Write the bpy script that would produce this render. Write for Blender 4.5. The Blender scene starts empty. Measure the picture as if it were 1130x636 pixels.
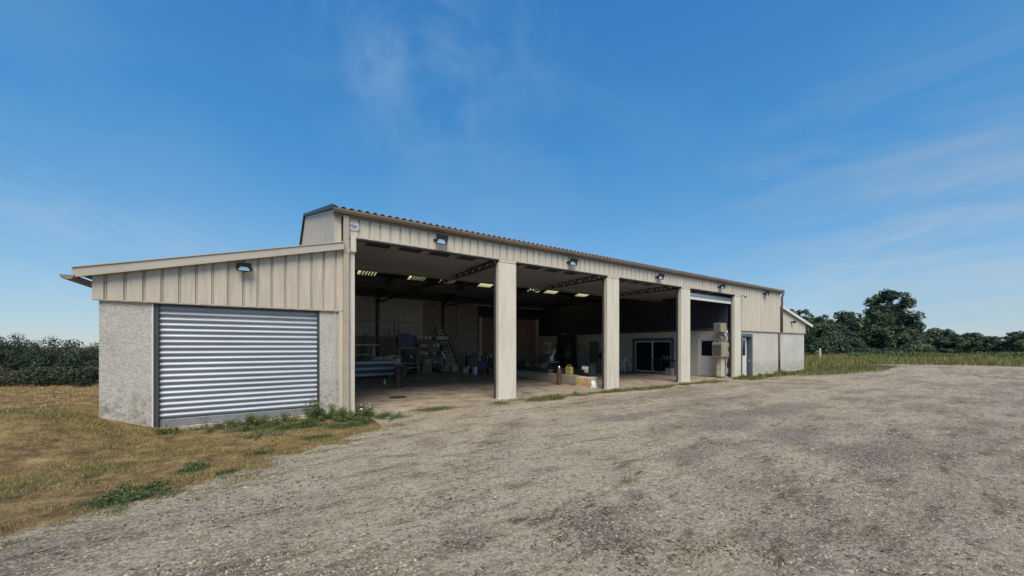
import bpy, math, random
import numpy as np
from mathutils import Vector, Matrix, Euler
R = math.radians
rnd = random.Random(7); rng = np.random.default_rng(11)
S = bpy.context.scene; COL = S.collection
# ------------------------------------------------------------------ survey camera (level wide lens)
FPX, SX, CX, DCAM, HC = 408.0, .548, .836, 9.57, 1.65
def ray(px):
    a = (px-565)/FPX
    return a*CX+SX, -a*SX+CX
def G(px, py, z=0.0):                      # point of the ground seen at a spot of the survey photo
    t = (HC-z)*FPX/(py-382); X, Y = ray(px); return X*t, Y*t-DCAM
def px_of(X, Y):
    zc = X*SX+(Y+DCAM)*CX; xc = X*CX-(Y+DCAM)*SX
    return 565+FPX*xc/zc, zc
# ------------------------------------------------------------------ materials
def new_mat(name):
    m = bpy.data.materials.new(name); m.use_nodes = True
    nt = m.node_tree; b = nt.nodes['Principled BSDF']
    return m, nt, b
def N(nt, t, **kw):
    n = nt.nodes.new(t)
    for k, v in kw.items():
        if k.startswith('i_'):
            key = k[2:]
            n.inputs[int(key) if key.isdigit() else key.replace('_', ' ')].default_value = v
        else: setattr(n, k, v)
    return n
def L(nt, a, b): nt.links.new(a, b)
def coords(nt, scale=(1, 1, 1)):
    g = N(nt, 'ShaderNodeNewGeometry'); mp = N(nt, 'ShaderNodeMapping'); mp.inputs['Scale'].default_value = scale
    L(nt, g.outputs['Position'], mp.inputs['Vector']); return mp.outputs[0]
def noise(nt, vec, scale, detail=4, rough=.55):
    n = N(nt, 'ShaderNodeTexNoise'); n.inputs['Scale'].default_value = scale; n.inputs['Detail'].default_value = detail
    n.inputs['Roughness'].default_value = rough
    L(nt, vec, n.inputs['Vector']); return n.outputs['Fac']
def ramp(nt, f, stops):
    r = N(nt, 'ShaderNodeValToRGB'); e = r.color_ramp.elements
    while len(e) < len(stops): e.new(.5)
    for el, (p, c) in zip(e, stops):
        el.position = p; el.color = c if len(c) == 4 else (*c, 1)
    L(nt, f, r.inputs[0]); return r.outputs[0]
def mix(nt, fac, a, b, mode='MIX'):
    m = N(nt, 'ShaderNodeMix', data_type='RGBA', blend_type=mode)
    for s, v in ((0, fac), (6, a), (7, b)):
        if hasattr(v, 'links'): L(nt, v, m.inputs[s])
        elif s == 0: m.inputs[0].default_value = v
        else: m.inputs[s].default_value = v if len(v) == 4 else (*v, 1)
    return m.outputs[2]
def math_(nt, op, a, b=0.0, clamp=False):
    m = N(nt, 'ShaderNodeMath', operation=op, use_clamp=clamp)
    for s, v in ((0, a), (1, b)):
        if hasattr(v, 'links'): L(nt, v, m.inputs[s])
        else: m.inputs[s].default_value = v
    return m.outputs[0]
def bump(nt, b, h, strength, dist):
    n = N(nt, 'ShaderNodeBump'); n.inputs['Strength'].default_value = strength; n.inputs['Distance'].default_value = dist
    L(nt, h, n.inputs['Height']); L(nt, n.outputs[0], b.inputs['Normal'])
def mul(c, k): return tuple(min(1, x*k) for x in c)
def mat(name, base, rough=.6, var=.12, scale=1.5, metal=0, bmp=0, bscale=60, stretch=(1, 1, 1), dirt=None, dirt_amt=.5, fine=0):
    m, nt, b = new_mat(name); v = coords(nt, stretch)
    c = ramp(nt, noise(nt, v, scale, 5), [(.25, mul(base, 1-var)), (.75, mul(base, 1+var))])
    if fine:
        f = noise(nt, coords(nt), 90, 2)
        c = mix(nt, 1.0, c, ramp(nt, f, [(.3, (1-fine,)*3), (.7, (1+0*fine,)*3)]), 'MULTIPLY')
    if dirt:
        f = ramp(nt, noise(nt, v, scale*2.3, 8, .7), [(.48, (0, 0, 0)), (.75, (dirt_amt,)*3)])
        c = mix(nt, f, c, dirt)
    L(nt, c, b.inputs['Base Color']); b.inputs['Roughness'].default_value = rough; b.inputs['Metallic'].default_value = metal
    if bmp: bump(nt, b, noise(nt, coords(nt), bscale, 3), bmp, .01)
    return m
M = {}
M['clad'] = mat('beige_cladding', (.54, .475, .39), .5, .08, 1.2, stretch=(5, 5, .4), dirt=(.28, .235, .16), dirt_amt=.55)
M['clad_front'] = mat('pale_cladding', (.61, .55, .455), .5, .08, 1.2, stretch=(5, 5, .35), dirt=(.33, .27, .18), dirt_amt=.6)
M['post'] = mat('cream_post', (.67, .62, .52), .5, .05, 1.0, stretch=(3, 3, .35), dirt=(.38, .32, .22), dirt_amt=.55)
M['trim'] = mat('trim_beige', (.46, .42, .35), .45, .06, 2, stretch=(1, 1, 1), dirt=(.28, .25, .19), dirt_amt=.3)
M['gutter'] = mat('gutter_taupe', (.24, .20, .17), .45, .08, 1.5, dirt=(.14, .12, .09), dirt_amt=.4)
M['pipe'] = mat('pipe_beige', (.42, .36, .28), .45, .05, 2, dirt=(.25, .18, .12), dirt_amt=.4)
M['pipe_brown'] = mat('pipe_rust', (.15, .105, .08), .55, .15, 4, dirt=(.08, .05, .035))
M['verge'] = mat('verge_dark', (.022, .026, .04), .5)
M['fibre'] = mat('fibre_cement', (.20, .21, .22), .85, .25, 1.5, bmp=.4, dirt=(.09, .09, .07))
M['blue_grey'] = mat('paint_blue_grey', (.10, .125, .15), .5, .08)
M['white'] = mat('paint_white', (.68, .68, .66), .45, .05, 2, dirt=(.42, .40, .35), dirt_amt=.35)
M['plastic_white'] = mat('plastic_white', (.74, .74, .72), .4, .05)
M['black'] = mat('black_plastic', (.018, .018, .02), .45, .2)
M['dark_metal'] = mat('dark_steel', (.05, .052, .058), .55, .25, 3, dirt=(.08, .045, .03))
M['grey_metal'] = mat('grey_steel', (.28, .29, .30), .42, .12, 3, metal=.3, dirt=(.15, .11, .08))
M['chrome'] = mat('bright_metal', (.8, .8, .82), .18, .03, metal=.9)
M['galv'] = mat('galvanised', (.37, .41, .46), .5, .16, 1.1, metal=.45, stretch=(.6, .6, 1.5), dirt=(.36, .37, .38), dirt_amt=.4)
M['rust'] = mat('rusty_brown', (.11, .065, .045), .8, .3, 6, bmp=.4)
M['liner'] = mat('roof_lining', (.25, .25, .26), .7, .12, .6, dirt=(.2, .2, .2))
M['liner_dark'] = mat('dark_lining', (.035, .037, .05), .8, .2)
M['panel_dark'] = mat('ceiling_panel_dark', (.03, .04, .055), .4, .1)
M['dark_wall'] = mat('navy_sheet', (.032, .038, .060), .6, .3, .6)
M['in_clad'] = mat('inner_cladding', (.56, .57, .60), .55, .15, 1)
M['block'] = mat('block_wall', (.34, .32, .30), .9, .2, 2, bmp=.5, dirt=(.07, .065, .06))
M['in_white'] = mat('partition_render', (.52, .51, .47), .85, .1, 1.2, bmp=.3, dirt=(.30, .29, .25), dirt_amt=.45)
M['brown_door'] = mat('brown_sheet', (.22, .16, .155), .7, .25, 1.2, stretch=(3, 3, .5), dirt=(.24, .22, .22), dirt_amt=.35)
M['green_door'] = mat('dull_green', (.16, .18, .14), .6, .12)
M['wood'] = mat('weathered_wood', (.34, .28, .20), .8, .2, 6, stretch=(.4, .4, 6), bmp=.4, bscale=80, dirt=(.15, .11, .08))
M['beam'] = mat('beam_pale', (.50, .44, .35), .85, .18, 3, bmp=.5, dirt=(.20, .15, .11))
M['tarp'] = mat('tarp_dark', (.03, .027, .03), .65, .4, 6, bmp=.5, bscale=20)
M['yellow'] = mat('yellow_can', (.55, .47, .10), .45, .1, 5, dirt=(.2, .16, .06))
M['orange'] = mat('orange_print', (.72, .30, .05), .6, .1)
M['card'] = mat('pale_card', (.62, .52, .40), .8, .12)
M['red'] = mat('red_paint', (.35, .04, .05), .45, .15)
M['blue'] = mat('blue_plastic', (.03, .05, .16), .4, .15)
M['sign_blue'] = mat('sign_blue', (.05, .08, .30), .5, .02)
M['rubber'] = mat('rubber', (.03, .028, .027), .8, .2, bmp=.3)
M['dusty'] = mat('dusty_rubber', (.14, .12, .11), .9, .3, 6, bmp=.4)
M['unit'] = mat('unit_beige', (.31, .27, .21), .55, .12, 3, dirt=(.2, .15, .1), dirt_amt=.6)
M['cream'] = mat('cream_cabinet', (.55, .50, .38), .5, .08, dirt=(.3, .22, .14))
M['bark'] = mat('bark', (.11, .09, .07), .95, .3, 6, stretch=(4, 4, 1), bmp=.8, bscale=30)
M['cable'] = mat('cable_black', (.02, .02, .02), .5); M['wire'] = mat('wire_grey', (.20, .25, .30), .5)
# glass
m, nt, b = new_mat('dark_glass'); b.inputs['Base Color'].default_value = (.008, .010, .016, 1); b.inputs['Roughness'].default_value = .06
M['glass'] = m
m, nt, b = new_mat('lamp_glass'); b.inputs['Base Color'].default_value = (.75, .78, .82, 1); b.inputs['Roughness'].default_value = .12
b.inputs['Metallic'].default_value = .6; M['lens'] = m
# skylight sheet: translucent yellowed fibreglass
m, nt, b = new_mat('skylight_sheet')
tr = N(nt, 'ShaderNodeBsdfTranslucent'); tr.inputs[0].default_value = (1, .92, .56, 1)
df = N(nt, 'ShaderNodeBsdfTransparent'); df.inputs[0].default_value = (.85, .82, .6, 1)
ms = N(nt, 'ShaderNodeMixShader'); ms.inputs[0].default_value = .88
L(nt, df.outputs[0], ms.inputs[1]); L(nt, tr.outputs[0], ms.inputs[2]); L(nt, ms.outputs[0], nt.nodes['Material Output'].inputs['Surface'])
M['skylight'] = m
# pebble dash render
def stucco(name, c0, c1, stain):
    m, nt, b = new_mat(name); v = coords(nt)
    vo = N(nt, 'ShaderNodeTexVoronoi'); vo.inputs['Scale'].default_value = 48; L(nt, v, vo.inputs['Vector'])
    n1 = noise(nt, v, 60, 3, .8); sv = N(nt, 'ShaderNodeSeparateColor'); L(nt, vo.outputs['Color'], sv.inputs[0])
    n1 = math_(nt, 'ADD', math_(nt, 'MULTIPLY', n1, .55), math_(nt, 'MULTIPLY', sv.outputs[0], .45))
    c = ramp(nt, n1, [(.25, c0), (.75, c1)])
    c = mix(nt, 1, c, ramp(nt, noise(nt, v, .9, 4), [(.3, (.80, .80, .79)), (.7, (1, 1, 1))]), 'MULTIPLY')
    sx = N(nt, 'ShaderNodeSeparateXYZ'); L(nt, v, sx.inputs[0])
    h = math_(nt, 'ADD', sx.outputs[2], math_(nt, 'MULTIPLY', noise(nt, coords(nt, (4, 4, .8)), 1.6, 6, .7), -1.1))
    f = ramp(nt, h, [(0.0, (.75,)*3), (.35, (0,)*3)])           # splash stains, ground level upwards
    f2 = ramp(nt, noise(nt, v, 7, 6, .7), [(.45, (0,)*3), (.6, (1,)*3)])
    f3 = mix(nt, 1, f, f2, 'MULTIPLY')
    c = mix(nt, f3, c, stain)
    L(nt, c, b.inputs['Base Color']); b.inputs['Roughness'].default_value = .95
    hh = math_(nt, 'ADD', vo.outputs['Distance'], n1); bump(nt, b, hh, .5, .006)
    return m
M['stucco'] = stucco('pebble_render', (.40, .38, .345), (.64, .61, .55), (.20, .17, .11))
M['stucco_pale'] = stucco('pale_render', (.50, .48, .44), (.66, .64, .59), (.30, .27, .16))
# foliage and grass: per-vertex tint attribute holds the plant's colour, plus painted haze on the far right trees
def leafmat(name, trans=.25, rough=.6):
    m, nt, b = new_mat(name)
    a = N(nt, 'ShaderNodeAttribute', attribute_name='tint'); L(nt, a.outputs['Color'], b.inputs['Base Color'])
    b.inputs['Roughness'].default_value = rough
    t = N(nt, 'ShaderNodeBsdfTranslucent'); L(nt, a.outputs['Color'], t.inputs[0])
    ms = N(nt, 'ShaderNodeMixShader'); ms.inputs[0].default_value = trans
    L(nt, b.outputs[0], ms.inputs[1]); L(nt, t.outputs[0], ms.inputs[2]); L(nt, ms.outputs[0], nt.nodes['Material Output'].inputs['Surface'])
    return m
M['leaf'] = leafmat('leaves'); M['blade'] = leafmat('grass_blades', .3, .7)
m, nt, b = new_mat('loose_stones'); a = N(nt, 'ShaderNodeAttribute', attribute_name='tint'); L(nt, a.outputs['Color'], b.inputs['Base Color'])
b.inputs['Roughness'].default_value = .9; M['stone'] = m
# ------------------------------------------------------------------ mesh helpers
class MB:
    def __init__(s): s.v = []; s.f = []
    def add(s, vs, fs):
        o = len(s.v); s.v += [tuple(p) for p in vs]; s.f += [tuple(i+o for i in f) for f in fs]; return s
    def box(s, x0, x1, y0, y1, z0, z1, bev=0.0, mtx=None):
        if bev > 0:
            e = min(bev, (x1-x0)*.45, (y1-y0)*.45, (z1-z0)*.45)
            prof = [(x0+e, y0), (x1-e, y0), (x1, y0+e), (x1, y1-e), (x1-e, y1), (x0+e, y1), (x0, y1-e), (x0, y0+e)]
            cx, cy = (x0+x1)/2, (y0+y1)/2
            def ring(z, k): return [(cx+(x-cx)*(1-k*2*e/(x1-x0)), cy+(y-cy)*(1-k*2*e/(y1-y0)), z) for x, y in prof]
            vs = ring(z0, 1)+ring(z0+e, 0)+ring(z1-e, 0)+ring(z1, 1)
            fs = [tuple(range(7, -1, -1)), tuple(range(24, 32))]
            for r in range(3):
                for i in range(8): fs.append((r*8+i, r*8+(i+1) % 8, r*8+8+(i+1) % 8, r*8+8+i))
        else:
            vs = [(x, y, z) for z in (z0, z1) for x, y in ((x0, y0), (x1, y0), (x1, y1), (x0, y1))]
            fs = [(3, 2, 1, 0), (4, 5, 6, 7), (0, 1, 5, 4), (1, 2, 6, 5), (2, 3, 7, 6), (3, 0, 4, 7)]
        if mtx is not None: vs = [mtx @ Vector(p) for p in vs]
        return s.add(vs, fs)
    def hexa(s, bottom, top):               # two quads, counter-clockwise from above
        return s.add(list(bottom)+list(top), [(3, 2, 1, 0), (4, 5, 6, 7), (0, 1, 5, 4), (1, 2, 6, 5), (2, 3, 7, 6), (3, 0, 4, 7)])
    def tube(s, pts, r, n=8, caps=True):
        pts = [Vector(p) for p in pts]; rs = r if isinstance(r, (list, tuple)) else [r]*len(pts)
        rings = []
        for i, p in enumerate(pts):
            d = (pts[min(i+1, len(pts)-1)]-pts[max(i-1, 0)]).normalized()
            u = d.cross(Vector((0, 0, 1)) if abs(d.z) < .9 else Vector((1, 0, 0))).normalized(); w = d.cross(u)
            rings.append([p+(u*math.cos(2*math.pi*k/n)+w*math.sin(2*math.pi*k/n))*rs[i] for k in range(n)])
        vs = [q for rr in rings for q in rr]; fs = []
        for i in range(len(pts)-1):
            for k in range(n): fs.append((i*n+k, i*n+(k+1) % n, (i+1)*n+(k+1) % n, (i+1)*n+k))
        if caps: fs += [tuple(range(n-1, -1, -1)), tuple(range((len(pts)-1)*n, len(pts)*n))]
        return s.add(vs, fs)
    def bar(s, a, b, w, h):                  # square bar
        a = Vector(a); b = Vector(b); d = (b-a); ln = d.length; d.normalize()
        u = d.cross(Vector((0, 0, 1)) if abs(d.z) < .95 else Vector((0, 1, 0))).normalized(); v = u.cross(d)
        q = lambda p: [p-u*w/2-v*h/2, p+u*w/2-v*h/2, p+u*w/2+v*h/2, p-u*w/2+v*h/2]
        return s.add(q(a)+q(b), [(3, 2, 1, 0), (4, 5, 6, 7), (0, 1, 5, 4), (1, 2, 6, 5), (2, 3, 7, 6), (3, 0, 4, 7)])
    def lathe(s, prof, n=16, c=(0, 0, 0)):
        vs = [(c[0]+r*math.cos(2*math.pi*k/n), c[1]+r*math.sin(2*math.pi*k/n), c[2]+z) for r, z in prof for k in range(n)]
        fs = [(i*n+k, i*n+(k+1) % n, (i+1)*n+(k+1) % n, (i+1)*n+k) for i in range(len(prof)-1) for k in range(n)]
        fs += [tuple(range(n-1, -1, -1)), tuple(range((len(prof)-1)*n, len(prof)*n))]
        return s.add(vs, fs)
    def torus(s, c, R_, r, axis='y', n=24, k=10):
        vs = []
        for i in range(n):
            a = 2*math.pi*i/n
            for j in range(k):
                b_ = 2*math.pi*j/k; q = R_+r*math.cos(b_); p = (q*math.cos(a), r*math.sin(b_), q*math.sin(a))
                if axis == 'z': p = (p[0], p[2], p[1])
                if axis == 'x': p = (p[1], p[0], p[2])
                vs.append((c[0]+p[0], c[1]+p[1], c[2]+p[2]))
        return s.add(vs, [(i*k+j, i*k+(j+1) % k, ((i+1) % n)*k+(j+1) % k, ((i+1) % n)*k+j) for i in range(n) for j in range(k)])
    def build(s, name, mt, parent=None, smooth=False, off=None):
        me = bpy.data.meshes.new(name)
        o3 = Vector(off) if off is not None else Vector((0, 0, 0))
        me.from_pydata([Vector(p)-o3 for p in s.v], [], s.f)
        me.materials.append(M[mt] if isinstance(mt, str) else mt)
        if smooth: me.polygons.foreach_set('use_smooth', [True]*len(me.polygons))
        me.update()
        o = bpy.data.objects.new(name, me); COL.objects.link(o)
        if parent is not None: o.parent = parent
        return o
def np_obj(name, verts, faces, mt, tint=None, smooth=False, parent=None):
    me = bpy.data.meshes.new(name); nv = len(verts); nf, k = faces.shape
    me.vertices.add(nv); me.vertices.foreach_set('co', np.ascontiguousarray(verts, dtype=np.float32).ravel())
    me.loops.add(nf*k); me.loops.foreach_set('vertex_index', faces.astype(np.int32).ravel())
    me.polygons.add(nf); me.polygons.foreach_set('loop_start', np.arange(0, nf*k, k, dtype=np.int32))
    me.polygons.foreach_set('loop_total', np.full(nf, k, dtype=np.int32))
    if smooth: me.polygons.foreach_set('use_smooth', np.ones(nf, dtype=bool))
    me.update(calc_edges=True)
    if tint is not None:
        a = me.attributes.new('tint', 'FLOAT_COLOR', 'POINT'); t4 = np.ones((nv, 4), dtype=np.float32); t4[:, :3] = tint
        a.data.foreach_set('color', t4.ravel())
    me.materials.append(M[mt])
    o = bpy.data.objects.new(name, me); COL.objects.link(o)
    if parent is not None: o.parent = parent
    return o
def tag(o, label=None, cat=None, group=None, kind=None):
    for k, v in (('label', label), ('category', cat), ('group', group), ('kind', kind)):
        if v: o[k] = v
    return o
def thing(name, label, cat, loc=(0, 0, 0), rz=0, group=None):
    o = bpy.data.objects.new(name, None); COL.objects.link(o); o.location = loc; o.rotation_euler = (0, 0, rz); o.empty_display_size = .2
    return tag(o, label, cat, group)
def copy_tree(o, parent=None):
    c = o.copy(); COL.objects.link(c)
    if parent is not None: c.parent = parent
    for ch in [x for x in list(bpy.data.objects) if x.parent == o and x != c]: copy_tree(ch, c)
    return c
# ------------------------------------------------------------------ terrain
def sm(t):
    t = np.clip(t, 0, 1); return t*t*(3-2*t)
def wob(x, y, s, ph=0.):
    return (np.sin(x*s+ph+1.7*np.sin(y*s*.7+ph))+np.sin(y*s*1.3+2*ph+1.3*np.sin(x*s*.9)))*.5
def height(x, y):
    x = np.asarray(x, float); y = np.asarray(y, float)
    h = .018*wob(x, y, .9, 1)+.010*wob(x, y, 2.7, 4)+.005*wob(x, y, 7.1, 2)
    near = 1-sm((-y-.2)/1.5)                                                  # calmer against the slab
    h = h-.02*0+0*x
    h = h*(1-.7*near*(x > 1.2))
    h += .56*sm((-1.25-x)/2.2)*sm((y+2.6)/2.6)                              # bank at the left end
    h -= (1-sm((x+1)/2.0))*sm((y-7)/22)*2.6                                 # land falls away behind on the left
    d = np.hypot(x-38, y+6); h += .35*np.exp(-(d/7.)**2)*sm((x-27)/8)       # spoil mound right
    ins = (x > -2.3) & (x < 28.4) & (y > .12) & (y < 16.4)
    return np.where(ins, -.08, h)
def axis(parts):
    a = []
    for x0, x1, st in parts: a += list(np.arange(x0, x1, st))
    return np.array(sorted(set(np.round(a, 4))))
geo = lambda s, e, n: list(s*(e/s)**(np.arange(n+1)/n))
xs = axis([(-8, 15, .11), (15, 34, .25), (34, 60, .8), (-24, -8, .5)]); xs = np.concatenate([-np.array(geo(25, 1500, 18))[::-1], xs, geo(61, 1500, 18)])
ys = axis([(-11, 1.2, .11), (1.2, 20, .45), (20, 60, 1.2), (-24, -11, .5)]); ys = np.concatenate([-np.array(geo(25, 1500, 16))[::-1], ys, geo(61, 1500, 16)])
XX, YY = np.meshgrid(xs, ys); ZZ = height(XX, YY)
# grass masks (what grows where), from the survey
edge = [(-9, -7.2), (-3.2, -5.4), G(75, 580), G(200, 548), G(330, 503), G(420, 478), G(452, 462), G(440, 455), (1.9, -.1)]
ex = np.array([p[0] for p in edge]); ey = np.array([p[1] for p in edge])
def grass_left(x, y):
    yb = np.interp(x, ex, ey, left=-9, right=5)
    v = (y-yb+.12+.34*wob(x, y, 2.1)+.30*wob(x, y, 6.7, 3)+.12*wob(x, y, 15, 1))/.85
    return sm(v)*(x < 2.25)*((y < .3) | (x < -2.5))
def strip(x, y):
    f = sm((x-5.0)/.7)*(1-sm((x-17.2)/.8)); mid = -.50-.1*np.sin(x*1.1); wd = .26+.16*wob(x, y, 1.3)+.10*wob(x, y, 4.3, 2)
    return f*np.clip(1.25-np.abs(y-mid-.1*wob(x, y, 3.7, 2))/wd, 0, 1)*np.clip(.75+.6*wob(x, y, 2.2, 6)+.4*wob(x, y, 6.1, 1), .12, 1)
def strip_right(x, y):
    f = sm((x-18.9)/.6)*(1-sm((x-34)/5)); wd = .45+.05*(x-19)+.13*np.clip(x-24, 0, 9)+.3*wob(x, y, .8)
    return f*np.clip(1.3-np.abs(y+.5)/wd, 0, 1)*(1-.55*sm((x-19)/3)*(np.abs(y+.9) < .25))
def small_patch(x, y):
    c = G(478, 452); return np.clip(1.3-np.hypot((x-c[0])/.55, (y-c[1])/.3), 0, 1)
def field(x, y):                                                             # rough meadow round the yard
    r = np.where(x > 28.9, sm((y-(-2.6-(x-29)*.02)+1.5*wob(x, y, .35)+.7*wob(x, y, 1.1, 2))/3.2), 0)
    far = sm((x-(48+6*np.sin(y*.2)))/3)
    left = sm((-3.0-x)/.5)*sm((y+7)/1)
    back = (y > 17)*1.
    south = sm((-y-26)/4)
    return np.clip(np.maximum.reduce([r, far, back, south, left]), 0, 1)
greenspots = [(140, 549, .42, .16), (212, 518, .22, .09), (251, 521, .14, .07), (250, 532, .16, .06), (285, 500, .25, .06), (330, 472, .5, .15), (385, 470, .5, .22), (280, 474, .5, .12), (415, 464, .4, .16), (350, 484, .3, .1), (100, 525, .1, .05)]
def green(x, y):
    g = np.zeros_like(x, dtype=float)
    for px, py, a, b_ in greenspots:
        c = G(px, py); g = np.maximum(g, np.clip(1.4-np.hypot((x-c[0])/(a*1.1), (y-c[1])/(b_*2.0)), 0, 1))
    return g
gm = np.clip(np.maximum.reduce([grass_left(XX, YY), strip(XX, YY), strip_right(XX, YY), small_patch(XX, YY), field(XX, YY)]), 0, 1)
gg = np.clip(np.maximum.reduce([green(XX, YY), strip(XX, YY), strip_right(XX, YY)*.8, small_patch(XX, YY), field(XX, YY)*(XX > 20)*.7, (YY > 17)*.6]), 0, 1)
def spots(lst):
    g = np.zeros_like(XX)
    for px, py, a, b_ in lst:
        c = G(px, py); g = np.maximum(g, np.clip(1.5-np.hypot((XX-c[0])/a, (YY-c[1])/b_), 0, 1))
    return g
LANES = [([(300, 700), (360, 600), (450, 535), (520, 480), (560, 455), (640, 440), (760, 425)], .30), ([(470, 700), (540, 600), (600, 540), (610, 490), (590, 462)], .34), ([(60, 640), (200, 590), (330, 545), (440, 490), (500, 455), (500, 440)], .30), ([(760, 700), (780, 600), (740, 530), (690, 480), (700, 450), (850, 424)], .32), ([(1060, 620), (930, 540), (850, 490), (850, 450), (950, 425)], .45)]
def lanes(x, y):
    g = np.zeros_like(x, dtype=float)
    for pts, wd in LANES:
        P = [G(*p) for p in pts]
        for (x0, y0), (x1_, y1_) in zip(P, P[1:]):
            dx, dy = x1_-x0, y1_-y0; t = np.clip(((x-x0)*dx+(y-y0)*dy)/(dx*dx+dy*dy), 0, 1)
            d = np.hypot(x-x0-t*dx, y-y0-t*dy)+.10*wob(x, y, 2.3, 2); g = np.maximum(g, sm(1.25-d/wd))
    return g
def stonefield(x, y):
    a = .5+.5*sm((x-1.0-.4*(y+9))/4.5); b_ = .95*sm((-1.9-(y+.45*x))/1.6)*sm((.8-x)/1.2)
    return np.clip(.36+.26*sm((x-1.2-.55*(y+8))/5)+b_*.40+.22*wob(x, y, .8, 5)+.16*wob(x, y, 2.9, 1)-.55*lanes(x, y)*(.75+.5*wob(x, y, 1.9, 3)), 0, 1)
gst = stonefield(XX, YY); gln = lanes(XX, YY)
gd = spots([(672, 590, .32, .30), (650, 575, .15, .12), (700, 545, .2, .15), (600, 520, .25, .15), (560, 560, .15, .1), (870, 480, .9, .5), (800, 470, 1.1, .5), (760, 500, .7, .3), (960, 500, .9, .5), (690, 460, 1.4, .35), (860, 452, 2.2, .6), (910, 620, .15, .12), (520, 600, .25, .2)])
gr = spots([(592, 578, .2, .09), (571, 585, .05, .04), (385, 487, .4, .1), (440, 470, .25, .12), (760, 590, .1, .06), (640, 445, .5, .1), (700, 608, .15, .07), (470, 447, .5, .15), (430, 480, .2, .08)])
verts = np.stack([XX.ravel(), YY.ravel(), ZZ.ravel()], 1); nx, ny = len(xs), len(ys)
ii = np.arange(nx-1)[None, :]+np.arange(ny-1)[:, None]*nx
faces = np.stack([ii, ii+1, ii+1+nx, ii+nx], -1).reshape(-1, 4)
m, nt, b = new_mat('yard_ground'); v = coords(nt); M['ground'] = m
n_big = noise(nt, v, .33, 7, .62); n_mid = noise(nt, v, 1.9, 7, .65); n_dir = noise(nt, coords(nt, (1.0, .30, 1)), 1.4, 6, .65)
rot = N(nt, 'ShaderNodeMapping'); rot.inputs['Rotation'].default_value = (0, 0, R(-38)); rot.inputs['Scale'].default_value = (.35, 2.2, 1)
g_ = N(nt, 'ShaderNodeNewGeometry'); L(nt, g_.outputs['Position'], rot.inputs['Vector']); n_trk = noise(nt, rot.outputs[0], .75, 6, .6)
dust = ramp(nt, n_mid, [(.3, (.43, .36, .25)), (.7, (.57, .49, .355))])
stony = ramp(nt, n_dir, [(.3, (.23, .187, .138)), (.7, (.40, .335, .25))])
fst = math_(nt, 'ADD', math_(nt, 'MULTIPLY', n_big, .30), math_(nt, 'MULTIPLY', n_trk, .40))
fst = math_(nt, 'ADD', fst, math_(nt, 'MULTIPLY', n_mid, .40))
fst = math_(nt, 'ADD', fst, math_(nt, 'MULTIPLY', math_(nt, 'SUBTRACT', N(nt, 'ShaderNodeAttribute', attribute_name='stony').outputs['Fac'], .5), .38))
c = mix(nt, ramp(nt, fst, [(.47, (0,)*3), (.66, (1,)*3)]), dust, stony)
rot2 = N(nt, 'ShaderNodeMapping'); rot2.inputs['Rotation'].default_value = (0, 0, R(-30)); rot2.inputs['Scale'].default_value = (.55, 1.7, 1); L(nt, g_.outputs['Position'], rot2.inputs['Vector'])
soil = noise(nt, rot2.outputs[0], 2.4, 9, .72); grain = noise(nt, rot2.outputs[0], 11, 8, .82); wide = noise(nt, rot2.outputs[0], .8, 6, .65)
c = mix(nt, 1, c, ramp(nt, soil, [(.37, (.50, .455, .41)), (.495, (.97,)*3), (.60, (1, 1, 1))]), 'MULTIPLY')
c = mix(nt, 1, c, ramp(nt, grain, [(.36, (.46, .43, .39)), (.49, (.97, .97, .96)), (.62, (1, 1, 1))]), 'MULTIPLY')
c = mix(nt, ramp(nt, wide, [(.47, (0,)*3), (.62, (.7,)*3)]), c, mix(nt, 1, (.52, .45, .34), ramp(nt, grain, [(.36, (.6,)*3), (.52, (1,)*3)]), 'MULTIPLY'))
def attr(n): return N(nt, 'ShaderNodeAttribute', attribute_name=n).outputs['Fac']
def edgy(f, lo=.42, hi=.62, n=None, k=.55):
    s_ = math_(nt, 'ADD', f, math_(nt, 'MULTIPLY', math_(nt, 'SUBTRACT', n, .5), k*2)); return ramp(nt, s_, [(lo, (0,)*3), (hi, (1,)*3)])
n_f = noise(nt, v, 9, 6, .7)
purple = ramp(nt, n_f, [(.35, (.13, .10, .085)), (.65, (.29, .24, .20))])
n_fm = math_(nt, 'ADD', math_(nt, 'MULTIPLY', n_f, .5), math_(nt, 'MULTIPLY', noise(nt, v, 3.3, 6, .7), .5))
c = mix(nt, math_(nt, 'MULTIPLY', edgy(attr('dark'), .35, 1.1, n_fm, 1.3), .8), c, purple)
c = mix(nt, math_(nt, 'MULTIPLY', edgy(attr('reddish'), .4, .9, n_f, .6), .8), c, (.13, .075, .055))
vo = N(nt, 'ShaderNodeTexVoronoi'); vo.inputs['Scale'].default_value = 55; L(nt, v, vo.inputs['Vector'])
vo2 = N(nt, 'ShaderNodeTexVoronoi'); vo2.inputs['Scale'].default_value = 21; L(nt, v, vo2.inputs['Vector'])
sp = N(nt, 'ShaderNodeSeparateColor'); L(nt, vo.outputs['Color'], sp.inputs[0])
sp2 = N(nt, 'ShaderNodeSeparateColor'); L(nt, vo2.outputs['Color'], sp2.inputs[0])
c = mix(nt, 1, c, ramp(nt, sp.outputs[0], [(.0, (.55,)*3), (.5, (1,)*3), (.85, (1.0,)*3), (1, (1.0, 1.0, 1.0))]), 'MULTIPLY')
c = mix(nt, math_(nt, 'MULTIPLY', ramp(nt, sp.outputs[1], [(.86, (0,)*3), (.9, (1,)*3)]), .55), c, (.58, .55, .50))
c = mix(nt, math_(nt, 'MULTIPLY', ramp(nt, sp2.outputs[1], [(.90, (0,)*3), (.93, (1,)*3)]), .45), c, (.14, .125, .11))
n_g = noise(nt, v, 3.2, 7, .7); n_g2 = noise(nt, v, 22, 5, .7)
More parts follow.
